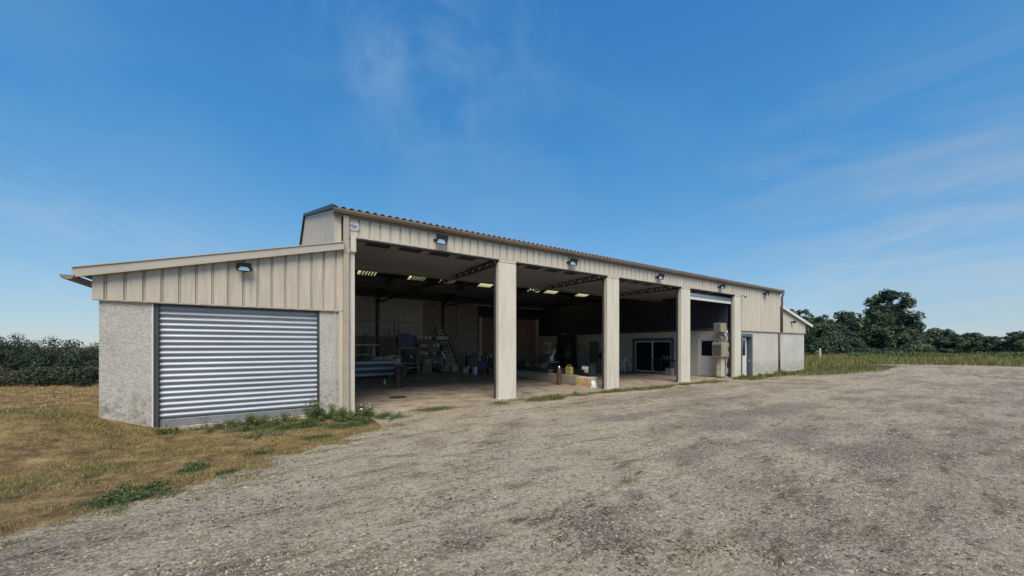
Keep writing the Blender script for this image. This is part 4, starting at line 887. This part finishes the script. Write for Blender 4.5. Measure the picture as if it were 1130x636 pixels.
# patio chairs
def chair():
    t_ = thing('patio_chair', 'white plastic patio chair left of the sliding glass door', 'chair', (18.95, 6.2, .03), R(80), 'white plastic chairs')
    q = MB(); q.box(-.24, .24, -.22, .24, .40, .43, .01); q.build('seat', 'plastic_white', t_)
    q = MB()
    for i in range(5): q.bar((-.18+i*.09, .24, .42), (-.2+i*.1, .36, .86), .05, .015)
    q.bar((-.24, .365, .87), (.24, .365, .87), .03, .06); q.build('backrest', 'plastic_white', t_)
    for sx in (-1, 1):
        q = MB(); q.bar((sx*.25, -.2, .62), (sx*.25, .3, .64), .05, .025); q.bar((sx*.25, -.2, .42), (sx*.25, -.2, .62), .03, .03); q.build('armrest', 'plastic_white', t_)
        for sy in (-1, 1): q = MB(); q.bar((sx*.22, sy*.2, .41), (sx*.26, sy*.25, 0), .04, .04); q.build('leg', 'plastic_white', t_)
    return t_
ch = chair(); c2 = copy_tree(ch); c2.location = (18.4, 6.15, .03); c2.rotation_euler = (0, 0, R(205)); c2['label'] = 'white plastic patio chair half hidden behind the second cream post'
# dark work bench right of the glass door
t_ = thing('work_bench', 'small black bench with clutter right of the sliding glass door', 'bench', (18.75, 3.05, .03))
q = MB(); q.box(-.4, .4, -.75, .75, .80, .86, .008); q.build('top', 'black', t_)
for a in (-.34, .34):
    for b_ in (-.68, .68): q = MB(); q.bar((a, b_, 0), (a, b_, .8), .05, .05); q.build('leg', 'dark_metal', t_)
t2 = thing('bench_vise', 'dark vise fixed on the small black bench', 'vise', (18.7, 3.2, .89)); q = MB(); q.box(-.08, .08, -.14, .14, 0, .10, .01); q.box(-.06, .06, -.2, -.06, .10, .22, .01); q.box(-.06, .06, .04, .12, .10, .22, .01); q.build('jaws', 'dark_metal', t2); q = MB(); q.tube([(0, -.35, .12), (0, .05, .12)], .02, 8); q.tube([(-.1, -.34, .12), (.1, -.34, .12)], .01, 6); q.build('screw', 'grey_metal', t2)
t2 = thing('pale_crate', 'pale box standing under the small black bench', 'box', (18.7, 2.85, .03)); q = MB(); q.box(-.18, .18, -.2, .2, 0, .36, .01); q.build('body', 'grey_metal', t2); q = MB(); q.box(-.19, .19, -.21, .21, .36, .39, .008); q.build('lid', 'grey_metal', t2)
# ladder
t_ = thing('step_ladder', 'tall grey ladder with many treads leaning in the first bay', 'ladder', (10.3, 13.3, .03), R(-22))
n_ = 14; bo, to = (-.42, .42), (-.25, .25); yb, yt = -.45, .45; hgt = 2.75; sh = -.9
def lp(f, s_): return ((bo[s_]*(1-f)+to[s_]*f)+sh*f, yb+(yt-yb)*f, hgt*f)
for s_ in (0, 1): q = MB(); q.bar(lp(0, s_), lp(1.08, s_), .05, .08); q.build('rail', 'dark_metal', t_)
for i in range(n_): f = (i+.6)/n_; a, c_ = lp(f, 0), lp(f, 1); q = MB(); q.box(a[0]+.03, c_[0]-.03, a[1]-.07, a[1]+.05, a[2]-.03, a[2]+.015); q.build('tread', 'plastic_white', t_)
# shelf rack with containers
t_ = thing('shelving_rack', 'dark steel shelving rack at the back of the first bay', 'shelving', (8.9, 13.6, .03), R(-5))
for a in (-1.1, 1.1):
    for b_ in (-.25, .25): q = MB(); q.bar((a, b_, 0), (a, b_, 2.3), .05, .05); q.build('upright', 'dark_metal', t_)
for z in (.45, 1.0, 1.5, 2.0): q = MB(); q.box(-1.08, 1.08, -.26, .26, z, z+.03); q.build('shelf', 'dark_metal', t_)
def container(kind, loc, rz, mt):
    if kind == 0: q = MB(); q.lathe([(.08, 0), (.085, .02), (.085, .2), (.03, .24), (.03, .28)], 12); nm = 'oil_can'
    elif kind == 1: q = MB(); q.box(-.12, .12, -.1, .1, 0, .2, .015); nm = 'small_box'
    else: q = MB(); q.lathe([(.10, 0), (.12, .24), (.125, .25)], 14); nm = 'bucket'
    o = q.build(nm, mt, None, kind != 1); o.location = loc; o.rotation_euler = (0, 0, rz)
    return tag(o, {'oil_can': 'small oil can on the dark steel shelving rack', 'small_box': 'small box on the dark steel shelving rack', 'bucket': 'small bucket on the dark steel shelving rack'}[nm], {'oil_can': 'can', 'small_box': 'box', 'bucket': 'bucket'}[nm], {'oil_can': 'oil cans on the shelving rack', 'small_box': 'boxes on the shelving rack', 'bucket': 'buckets on the shelving rack'}[nm])
k = 0
for z in (.48, 1.03, 1.53, 2.03):
    for i in range(8):
        if rnd.random() < .95:
            xo = -.98+i*.28+rnd.uniform(-.03, .03); container(rnd.choice((0, 1, 2)), (8.9+xo, 13.6-.09*xo*1.0+rnd.uniform(-.05, .0), z+.03), rnd.uniform(-.4, .4), rnd.choice(('white', 'plastic_white', 'grey_metal', 'in_white', 'card', 'rust', 'chrome')))
# compressor / dark machine left of the rack
t_ = thing('stationary_engine', 'bulky dark machine left of the shelving rack', 'machine', (7.1, 13.4, .03))
q = MB(); q.box(-.6, .5, -.4, .4, .25, 1.1, .06); q.build('body', 'dark_metal', t_); q = MB(); q.tube([(-.1, -.5, 1.9), (-.1, .3, 1.9)], .5, 20); q.build('drum', 'blue', t_, False)
q = MB(); q.bar((-.1, -.1, 1.0), (-.1, -.1, 1.9), .25, .25); q.build('neck', 'dark_metal', t_)
for s_ in (-1, 1): q = MB(); q.torus((s_*.45, -.4, .28), .20, .08, 'x'); q.build('wheel', 'rubber', t_, True)
# left bench with boards and trestle
t_ = thing('board_stack', 'stack of bluish grey boards on bearers at the left of the first bay', 'board stack', (4.3, 10.2, .03), R(6))
for i in range(5): q = MB(); q.box(-1.25+.03*i, 1.2-.04*(i % 2), -.45, .42, .12+i*.15, .25+i*.15, .008); q.build('board', 'blue_grey' if i % 2 else 'in_clad', t_)
q = MB(); q.box(-1, -.9, -.5, .5, 0, .12); q.box(.8, .9, -.5, .5, 0, .12); q.build('bearers', 'wood', t_)
t_ = thing('trestle', 'pale metal trestle standing on the stack of boards', 'trestle', (3.95, 10.2, .91), R(10))
q = MB()
for a in (-.55, .55): q.bar((a-.15, -.2, 0), (a, 0, .8), .05, .05); q.bar((a+.15, .2, 0), (a, 0, .8), .05, .05)
q.build('leg_frame', 'in_white', t_); q = MB(); q.bar((-.8, 0, .8), (.8, 0, .8), .07, .06); q.bar((-.6, .02, .3), (.6, .02, .3), .04, .04); q.build('rail', 'in_white', t_)
t_ = thing('log_roll', 'pale rolled sheet lying on the front of the stack of boards', 'roll', (5.0, 10.0, .91), R(-4)); q = MB(); q.tube([(-.6, 0, .1), (.4, .05, .1)], .10, 14); q.build('roll', 'in_white', t_, True)
q = MB(); q.tube([(-.1, 0, .1), (-.06, 0, .1)], .108, 14); q.build('strap', 'black', t_)
# tall stand
t_ = thing('pillar_stand', 'tall narrow steel stand with a rusty foot near the front of the first bay', 'stand', (*G(439, 428, .03), .03), R(-30))
q = MB(); q.lathe([(.16, 0), (.15, .04), (.09, .10), (.07, .45), (.045, .9)], 12); q.build('foot', 'rust', t_, True)
q = MB(); q.bar((-.05, 0, .4), (-.14, 0, 2.55), .035, .035); q.bar((.05, 0, .4), (.03, 0, 2.5), .03, .03)
for i in range(7): q.bar((-.13, 0, .95+i*.25), (.05, 0, .95+i*.25), .02, .02)
q.build('mast', 'dark_metal', t_)
q = MB(); q.bar((-.35, -.02, 1.25), (.15, -.02, 1.22), .03, .05); q.box(-.08, .1, -.12, .06, .9, 1.15, .01); q.build('carriage', 'grey_metal', t_)
# tyre
t_ = thing('worn_tyre', 'dusty brown tyre standing behind the tall narrow stand', 'tyre', (5.4, 8.7, .42), R(25)); q = MB(); q.torus((0, 0, 0), .28, .11, 'y'); q.build('tread', 'dusty', t_, True); q = MB(); q.tube([(0, -.06, 0), (0, .06, 0)], .18, 16); q.build('rim', 'rust', t_)
o = MB().lathe([(.03, 0), (.04, .02), (.04, .13), (.018, .17), (.018, .2)], 12).build('small_bottle', 'plastic_white', None, True); o.location = Gp(424.5, 424); tag(o, 'small white bottle standing alone on the workshop floor', 'bottle')
# second bench right of ladder with clutter
t_ = thing('back_bench', 'dark workbench against the back wall right of the ladder', 'bench', (12.3, 13.6, .03)); q = MB(); q.box(-.9, .9, -.35, .35, .85, .92); q.build('top', 'dark_metal', t_)
for a in (-.8, .8): q = MB(); q.box(a-.05, a+.05, -.3, .3, 0, .85); q.build('leg', 'dark_metal', t_)
for i, (xo, mt, nm, lb) in enumerate(((-.65, 'grey_metal', 'bench_grinder', 'grey bench grinder at the left end of the dark back workbench'), (.05, 'in_white', 'paint_tin', 'pale paint tin in the middle of the dark back workbench'), (.6, 'rust', 'gear_housing', 'rusty gear housing at the right end of the dark back workbench'))):
    t2 = thing(nm, lb, nm.replace('_', ' '), (12.3+xo, 13.5, .95))
    q = MB()
    if i == 0: q.box(-.08, .08, -.08, .08, 0, .12, .01); q.tube([(-.2, 0, .18), (.2, 0, .18)], .06, 12); q.tube([(-.24, 0, .18), (-.2, 0, .18)], .12, 16); q.tube([(.2, 0, .18), (.24, 0, .18)], .12, 16)
    elif i == 1: q.lathe([(.12, 0), (.12, .28), (.125, .29), (.11, .30)], 16)
    else: q.lathe([(.15, 0), (.18, .1), (.1, .2), (.06, .34)], 10)
    q.build('body', mt, t2)
# washer trolley at the right of bay 1
t_ = thing('pressure_washer', 'dark blue trolley machine with a pale handle at the edge of the first bay', 'pressure washer', (10.4, 9.4, .03), R(-35))
q = MB(); q.box(-.28, .28, -.22, .22, .18, .72, .04); q.build('body', 'blue', t_)
q = MB(); q.tube([(-.25, .2, .3), (-.3, .32, 1.0), (.25, .32, 1.02), (.25, .2, .3)], .018, 6); q.build('handle', 'plastic_white', t_)
for s_ in (-1, 1): q = MB(); q.torus((s_*.3, .05, .16), .11, .05, 'x'); q.build('wheel', 'rubber', t_, True)
t_ = thing('white_canister', 'white canister left of the dark blue trolley machine', 'canister', (9.75, 9.15, .03)); q = MB(); q.box(-.11, .11, -.14, .14, 0, .46, .03); q.build('body', 'plastic_white', t_); q = MB(); q.tube([(0, 0, .46), (0, 0, .52)], .035, 8); q.build('cap', 'red', t_)
# more workshop clutter, each a thing of its own
def drum(x, y, mt, label, rz=0):
    t_ = thing('oil_drum', label, 'drum', (x, y, .03), rz); q = MB(); q.lathe([(.28, 0), (.29, .02), (.285, .28), (.30, .30), (.285, .32), (.285, .58), (.30, .60), (.285, .62), (.285, .86), (.29, .88), (.27, .885)], 24); q.build('shell', mt, t_, True)
    q = MB(); q.tube([(.14, .05, .885), (.14, .05, .90)], .035, 10); q.build('bung', 'grey_metal', t_)
drum(5.75, 13.0, 'blue', 'blue oil drum behind the stack of boards'); drum(6.35, 14.6, 'rust', 'rusty oil drum beside the bulky dark machine'); drum(13.6, 12.9, 'red', 'red oil drum right of the dark back workbench')
def leaning(name, label, cat, pts, w_, h_, mt):
    q = MB(); q.bar(pts[0], pts[1], w_, h_); o = q.build(name, mt); tag(o, label, cat)
for i, (x, dx, z, w_, mt, nm, lb) in enumerate(((2.9, .1, 2.7, .18, 'wood', 'plank', 'long weathered plank leaning on the back wall at far left'), (3.35, -.15, 3.1, .12, 'beam', 'plank', 'tallest pale plank leaning on the back wall'), (5.1, .2, 2.4, .22, 'wood', 'plank', 'broad plank leaning on the back wall above the boards'), (6.7, .1, 2.9, .06, 'grey_metal', 'steel_tube', 'grey steel tube leaning on the back wall'), (10.9, -.1, 2.6, .07, 'grey_metal', 'steel_tube', 'steel tube leaning on the block wall right of the ladder'), (11.5, .15, 2.3, .14, 'wood', 'plank', 'weathered plank leaning on the block wall right of the ladder'))):
    leaning(nm, lb, nm.replace('_', ' '), ((x, 15.2, .04), (x+dx, 16.24, z)), w_, .04, mt)
def cart(x, y, rz, mt, label):
    t_ = thing('workshop_trolley', label, 'trolley', (x, y, .03), rz)
    for z in (.15, .5, .85): q = MB(); q.box(-.4, .4, -.25, .25, z, z+.03); q.build('tray', mt, t_)
    for a in (-.38, .36):
        for b_ in (-.23, .21): q = MB(); q.box(a, a+.025, b_, b_+.025, .06, .95); q.build('post', 'dark_metal', t_)
cart(7.0, 11.4, .2, 'red', 'red tool trolley in front of the bulky dark machine'); cart(9.0, 11.6, -.3, 'grey_metal', 'grey tool trolley in front of the shelving rack'); cart(11.9, 11.4, .1, 'blue', 'blue tool trolley in front of the dark back workbench')
def crate(x, y, z, w_, h_, mt, label, rz=0):
    t_ = thing('wooden_crate', label, 'crate', (x, y, z), rz); q = MB()
    for k in range(3): zz = .02+k*h_/3; q.box(-w_, w_, -w_, -w_+.02, zz, zz+h_/3-.025); q.box(-w_, w_, w_-.02, w_, zz, zz+h_/3-.025); q.box(-w_, -w_+.02, -w_+.02, w_-.02, zz, zz+h_/3-.025); q.box(w_-.02, w_, -w_+.02, w_-.02, zz, zz+h_/3-.025)
    q.build('slats', mt, t_); q = MB(); q.box(-w_+.02, w_-.02, -w_+.02, w_-.02, .0, .02); q.build('base', mt, t_)
crate(8.0, 12.3, .03, .28, .45, 'wood', 'wooden crate on the floor in front of the shelving rack'); crate(8.0, 12.3, .49, .24, .34, 'beam', 'paler wooden crate stacked on the crate before the shelving rack', .3); crate(12.6, 9.7, .03, .3, .4, 'wood', 'wooden crate behind the far end of the long beam', .5); crate(9.9, 12.4, .03, .22, .4, 'card', 'small pale crate left of the ladder foot', .2)
for i, (x, y, rz, lb) in enumerate(((11.3, 12.6, .3, 'grey tubular frame standing right of the ladder'), (6.3, 10.2, -.2, 'grey tubular frame standing right of the stack of boards'), (9.6, 14.9, .1, 'grey tubular frame behind the ladder'))):
    t_ = thing('tubular_frame', lb, 'frame', (x, y, .03), rz)
    for a in (-.5, .5): q = MB(); q.tube([(a, -.25, 0), (a, -.1, 1.5), (a, .1, 1.5), (a, .25, 0)], .022, 6); q.build('side_hoop', 'grey_metal', t_)
    q = MB(); q.tube([(-.5, 0, 1.5), (.5, 0, 1.5)], .022, 6); q.tube([(-.5, -.17, .7), (.5, -.17, .7)], .018, 6); q.bar((-.5, -.2, .45), (.5, -.2, .45), .3, .03); q.build('cross_rail', 'in_white', t_)
for i in range(22):
    bx, by = [(6.6, 12.2), (8.9, 12.7), (11.2, 11.9), (12.9, 12.6), (10.4, 10.6)][i % 5]; bx += rnd.uniform(-.7, .7); by += rnd.uniform(-.5, .5)
    w_, h_ = rnd.uniform(.10, .22), rnd.uniform(.12, .42); q = MB(); q.box(-w_, w_, -w_*.7, w_*.7, 0, h_, .012); q.box(-w_*1.06, w_*1.06, -w_*.75, w_*.75, h_*.86, h_*.93)
    o = q.build('parts_bin', rnd.choice(('white', 'grey_metal', 'card', 'blue', 'rust', 'in_white', 'black')), None); o.location = (bx, by, .03); o.rotation_euler = (0, 0, rnd.uniform(-.6, .6)); tag(o, 'small parts bin left on the dim floor in front of the shelving and benches', 'bin', 'parts bins on the workshop floor')
# small items on the trolleys
for i, (x, y, mt, lb) in enumerate(((6.8, 11.4, 'white', 'white tub on the red tool trolley'), (7.2, 11.45, 'yellow', 'yellow tub on the red tool trolley'), (8.9, 11.6, 'white', 'white tub on the grey tool trolley'), (9.2, 11.55, 'orange', 'orange tub on the grey tool trolley'), (11.8, 11.4, 'chrome', 'shiny metal tub on the blue tool trolley'), (12.1, 11.45, 'white', 'white tub on the blue tool trolley'))):
    q = MB(); q.lathe([(.07, 0), (.09, .2), (.095, .21)], 14); o = q.build('tub', mt, None, True); o.location = (x, y, .912); tag(o, lb, 'tub')
# low machine lying along the beam
t_ = thing('roller_conveyor', 'long low dark roller machine lying along the top of the beam', 'conveyor', (10.95, 5.4, .41), R(-1.5))
for sx_ in (-1, 1): q = MB(); q.box(sx_*.22-.03, sx_*.22+.03, -1.75, 1.1, .02, .16); q.build('side_rail', 'dark_metal', t_)
for i in range(12): q = MB(); q.tube([(-.185, -1.6+i*.23, .10), (.185, -1.6+i*.23, .10)], .04, 10); q.build('roller', 'grey_metal', t_, True)
q = MB(); q.tube([(-.24, .75, .34), (.24, .75, .34)], .20, 16); q.box(-.15, .15, .3, .62, .17, .5, .02); q.build('motor', 'dark_metal', t_)
q = MB(); q.box(-.2, .2, -1.1, -.7, .17, .42, .02); q.tube([(-.28, -.9, .30), (.28, -.9, .30)], .07, 12); q.build('gearbox', 'rust', t_)
q = MB(); q.bar((.1, -.3, .16), (-.15, .5, .62), .05, .05); q.bar((-.15, .5, .62), (.1, 1.0, .16), .05, .05); q.build('lever_frame', 'dark_metal', t_)
# machines in front of the partition, seen through the second bay
t_ = thing('bench_drill', 'grey upright drilling machine left of the green inner door', 'drill', (18.6, 9.6, .03))
q = MB(); q.box(-.2, .2, -.22, .22, 0, .06); q.tube([(0, 0, .06), (0, 0, 1.6)], .05, 10); q.build('column', 'grey_metal', t_); q = MB(); q.box(-.35, .12, -.12, .12, 1.35, 1.75, .03); q.tube([(-.26, 0, 1.1), (-.26, 0, 1.36)], .03, 8); q.build('head', 'green_door', t_); q = MB(); q.box(-.36, .04, -.16, .16, .82, .87, .008); q.build('table', 'grey_metal', t_)
crate(18.9, 8.6, .03, .3, .5, 'wood', 'wooden crate between the drilling machine and the barbecue', .1)
# hanging chain in bay 3
o = MB().tube([(16.3, 5.4, 4.4), (16.3, 5.4, 2.55)], .012, 6).build('hanging_rope', 'in_white'); tag(o, 'pale rope hanging from the roof in the third bay', 'rope')
# drain cover
o = MB().lathe([(.28, 0), (.28, .006), (.05, .007)], 24).build('drain_cover', 'dark_metal'); o.location = Gp(439, 438.5, .034); tag(o, 'dark round drain cover in the floor of the first bay', 'drain cover')
# ------------------------------------------------------------------ weeds and flowers
def weed(name, label, cx, cy, rad, h_, n, ls, pal, cat='weed', group=None, flowers=0):
    k = 14; a = rng.random(k)*6.28; rr = rad*1.15*np.sqrt(rng.random(k)); hs = h_*(.4+.6*rng.random(k))*(1-.5*rr/rad)
    root = thing(name, label, cat, (cx, cy, gz(cx, cy) if cy < .1 else .03), 0, group)
    st = MB(); cs = []; rs = []
    for i in range(k):
        x_, y_ = rr[i]*math.cos(a[i]), rr[i]*math.sin(a[i]); st.tube([(x_*.06, y_*.06, 0), (x_, y_, hs[i]*.5), (x_*1.2, y_*1.2, hs[i])], .004, 4)
        for j in range(4): f = (j+.6)/4.4; cs.append((x_*(.5+.7*f), y_*(.5+.7*f), hs[i]*f)); rs.append(.045+.05*rng.random())
    st.build('stems', 'green_door', root)
    V, F, T = leaf_cloud(np.array(cs), np.array(rs), n, ls, pal, up=.6); np_obj('leaves', V, F, 'leaf', T, parent=root)
    if flowers:
        q = MB()
        for i in range(flowers):
            j = rnd.randrange(len(cs)); x_, y_, z_ = cs[j]; x_ += rnd.uniform(-.05, .05); y_ -= rnd.uniform(0, .06); z_ += rnd.uniform(0, .05); r_ = rnd.uniform(.012, .022)
            q.lathe([(r_*.3, -r_*.5), (r_, 0), (r_*.5, r_*.5)], 6, (x_, y_, z_))
        q.build('flowers', 'plastic_white', root)
    return root
WG = [(.055, .10, .025), (.085, .14, .035), (.13, .19, .05), (.045, .075, .02), (.20, .20, .06)]
W = [('yellow green weeds creeping along the gravel edge right of the downpipe', 2.35, -.95, .35, .10, 1500), ('weeds between the gravel and the right pebble pier', .55, -.85, .45, .10, 2200), ('broken green clump halfway between the garage sill and the gravel', -.15, -1.35, .35, .07, 1200), ('tall upright weed against the right edge of the roller door', .80, -.24, .15, .72, 2600), ('leafy weed clump at the foot of the right pebble wall pier', 1.05, -.35, .40, .40, 5200), ('weed clump at the foot of the downpipe', 1.55, -.46, .42, .32, 4400),
     ('spreading weeds right of the downpipe by the first bay', 2.0, -.62, .30, .20, 2200), ('low weed clump below the middle of the roller door', -.35, -.36, .40, .28, 3600), ('sparse weed below the right half of the roller door', .25, -.32, .28, .26, 1900),
     ('small weed at the left corner of the roller door', -1.55, -.35, .22, .14, 1300), ('flat green weed patch lying in the parched grass', G(140, 549)[0], G(140, 549)[1], .38, .06, 2400), ('small green tuft in the middle of the parched grass', G(212, 518)[0], G(212, 518)[1], .17, .05, 900),
     ('low weed between the roller door and its left half sill', -.95, -.34, .3, .15, 1500), ('weeds trailing onto the gravel in front of the downpipe', 1.3, -1.0, .55, .14, 3600)]
for l_, x_, y_, r_, h_, n_ in W: weed('weed_clump', l_, x_, y_, r_, h_, n_, .014, WG)
weed('flower_clump', 'white flowering plant against the inner side of the first post', 1.98, .12, .17, .24, 900, .015, [(.03, .04, .02), (.05, .07, .03)], 'flowers', None, 46)
for i, (x_, r_, h_) in enumerate(((6.9, .16, .10), (8.6, .12, .22), (9.9, .2, .12), (11.2, .2, .12))):
    weed('verge_weed', ['tuft of weed right of the first free standing post', 'thin taller weed stem midway along the second bay', 'low tuft of weed before the second bay right end', 'tuft of weed at the foot of the second free standing post'][i], x_, -.42, r_, h_, 500, .014, WG)
for i, (x_, r_, h_) in enumerate(((20.25, .3, .25), (22.4, .4, .25), (24.3, .35, .55), (26.4, .5, .3), (28.3, .45, .35))):
    weed('wall_weed', ['weed growing at the foot of the last cream post', 'weed right of the entrance door frame', 'tall thin weed left of the right downpipe', 'weed in the middle of the right lean-to wall', 'weed at the outer corner of the right lean-to wall'][i], x_, -.35, r_, h_, 1200, .025, WG+[(.2, .17, .06)])
# twigs and dead tufts in the yard
TW = [(652, 560, 'dark twig lying on the bare yard right of centre'), (705, 522, 'dark twig in the middle of the yard'), (575, 577, 'reddish dead grass tuft near the bottom centre'), (860, 617, 'brown dead leaf heap at the bottom right')]
for px, py, l_ in TW:
    x_, y_ = G(px, py); q = MB()
    for i in range(9):
        a = rnd.uniform(-.5, .5)+.3; l2 = rnd.uniform(.04, .12); ox, oy = rnd.uniform(-.05, .05), rnd.uniform(-.03, .03)
        q.tube([(ox-l2*math.cos(a), oy-l2*math.sin(a), .006), (ox, oy, .014), (ox+l2*math.cos(a), oy+l2*math.sin(a), .004)], [.002, .003, .001], 4)
    o = q.build('dead_twigs', 'rust'); o.location = (x_, y_, gz(x_, y_)); tag(o, l_, 'twigs')
# fence stake on the right
q = MB(); q.box(-.07, .07, -.07, .07, -.2, 1.15, .02); o = q.build('fence_stake', 'white'); x_, y_ = at_dist(905, 40); o.location = (x_, y_, gz(x_, y_)+.25); tag(o, 'pale stake standing in the long grass beside the right gable', 'stake')
# overhead cables, far left to behind the building
for i, (pa, pb) in enumerate(((( 40, 163, 15), (300, 290, 90)), ((40, 197, 15), (330, 345, 95)), ((40, 206, 15.3), (320, 352, 95)))):
    def w3(p): X, Y = ray(p[0]); return Vector((X*p[2], Y*p[2]-DCAM, HC-(p[1]-382)/FPX*p[2]))
    a, c_ = w3(pa), w3(pb); a = a-(c_-a)*.25; pts = [a.lerp(c_, k/14)-Vector((0, 0, .35*math.sin(math.pi*k/14))) for k in range(15)]
    o = MB().tube(pts, .0026, 5).build('overhead_cable', 'wire'); tag(o, ['uppermost thin overhead cable in the sky on the left', 'middle thin overhead cable in the sky on the left', 'lowest thin overhead cable in the sky on the left'][i], 'cable')
# ------------------------------------------------------------------ sky, sun, camera
SE, SR = 54, 208                                # sun elevation; compass-like azimuth of the sun (from +Y, clockwise)
w = bpy.data.worlds.new('World'); S.world = w; w.use_nodes = True; nt = w.node_tree; bg = nt.nodes['Background']
sk = N(nt, 'ShaderNodeTexSky', sky_type='NISHITA'); sk.sun_disc = False; sk.sun_elevation = R(SE); sk.sun_rotation = R(SR); sk.air_density = 1.25; sk.dust_density = .1; sk.ozone_density = 4.0
tc = N(nt, 'ShaderNodeTexCoord'); mp = N(nt, 'ShaderNodeMapping'); mp.inputs['Scale'].default_value = (1, 1, 2.6); L(nt, tc.outputs['Generated'], mp.inputs['Vector'])
n1 = noise(nt, mp.outputs[0], 1.5, 7, .5)
sx = N(nt, 'ShaderNodeSeparateXYZ'); L(nt, tc.outputs['Generated'], sx.inputs[0])
low = ramp(nt, sx.outputs[2], [(0, (.22,)*3), (.30, (.04,)*3), (.8, (0,)*3)])
f = ramp(nt, math_(nt, 'ADD', n1, low), [(.54, (0,)*3), (1.0, (.25,)*3)])
K = 1/(.15*1.20)
grad = ramp(nt, sx.outputs[2], [(0, tuple(K*v_ for v_ in (.25, .41, .55))), (.12, tuple(K*v_ for v_ in (.155, .37, .61))), (.40, tuple(K*v_ for v_ in (.065, .27, .58))), (.85, tuple(K*v_ for v_ in (.035, .17, .47)))])
c = mix(nt, .72, sk.outputs[0], grad)
c = mix(nt, f, c, tuple(K*v_ for v_ in (.42, .54, .63)))
def bank(px, py, wid, stretch, sc, amt, col, thr=(.46, .72)):      # a cloud patch round one direction of the sky
    global c
    X, Y = ray(px); dv = Vector((X, Y, -(py-382)/FPX)).normalized()
    vm = N(nt, 'ShaderNodeVectorMath', operation='DOT_PRODUCT'); L(nt, tc.outputs['Generated'], vm.inputs[0]); vm.inputs[1].default_value = dv
    reg = ramp(nt, vm.outputs['Value'], [(math.cos(wid), (0,)*3), (min(.9999, math.cos(wid*.25)), (1,)*3)])
    m2 = N(nt, 'ShaderNodeMapping'); m2.inputs['Scale'].default_value = stretch; m2.inputs['Rotation'].default_value = (0, R(20), R(30)); L(nt, tc.outputs['Generated'], m2.inputs['Vector'])
    nn = N(nt, 'ShaderNodeTexNoise'); nn.inputs['Scale'].default_value = sc; nn.inputs['Detail'].default_value = 9; nn.inputs['Roughness'].default_value = .6; nn.inputs['Distortion'].default_value = .6; L(nt, m2.outputs[0], nn.inputs['Vector'])
    ff = math_(nt, 'MULTIPLY', math_(nt, 'MULTIPLY', reg, ramp(nt, nn.outputs['Fac'], [(thr[0], (0,)*3), (thr[1], (1,)*3)])), amt)
    c = mix(nt, ff, c, tuple(K*v_ for v_ in col))
bank(470, 20, .34, (1, 1, 1.6), 4.5, .20, (.45, .60, .74)); bank(418, 72, .085, (1, 1, 1), 9, .22, (.50, .64, .76), (.38, .66)); bank(620, 90, .5, (1, 1, 1), 2.6, .14, (.30, .50, .68))
bank(1000, 290, .42, (1, 1, 4), 3.2, .40, (.36, .46, .57), (.40, .66)); bank(1040, 345, .3, (1, 1, 5), 4, .45, (.50, .58, .67), (.38, .62)); bank(95, 335, .25, (1, 1, 3), 3.5, .32, (.50, .62, .72), (.42, .68))
hs = N(nt, 'ShaderNodeHueSaturation'); hs.inputs['Saturation'].default_value = 1.08; L(nt, c, hs.inputs['Color'])
L(nt, hs.outputs[0], bg.inputs['Color']); bg.inputs['Strength'].default_value = .15
sun = bpy.data.lights.new('sun', 'SUN'); sun.energy = 3.5; sun.angle = R(40); sun.color = (1, .89, .71)
so = bpy.data.objects.new('sun', sun); COL.objects.link(so)
az = R(SR); d = Vector((math.sin(az)*math.cos(R(SE)), math.cos(az)*math.cos(R(SE)), math.sin(R(SE)))); so.rotation_euler = d.to_track_quat('Z', 'Y').to_euler(); so.location = (0, -20, 30)
cam = bpy.data.cameras.new('camera'); cam.sensor_width = 36; cam.lens = FPX/1130*36; cam.shift_y = 64/1130; cam.clip_end = 4000; cam.clip_start = .05
co = bpy.data.objects.new('camera', cam); COL.objects.link(co); co.location = (0, -DCAM, HC); co.rotation_euler = (R(90), 0, -math.atan2(SX, CX)); S.camera = co
S.view_settings.view_transform = 'Standard'; S.view_settings.look = 'None'; S.view_settings.exposure = .28; S.view_settings.gamma = 1
S.render.resolution_x, S.render.resolution_y = 1024, 576
S.cycles.max_bounces = 8; S.cycles.diffuse_bounces = 5; S.cycles.transparent_max_bounces = 8
try: S.cycles.use_denoising = True
except Exception: pass
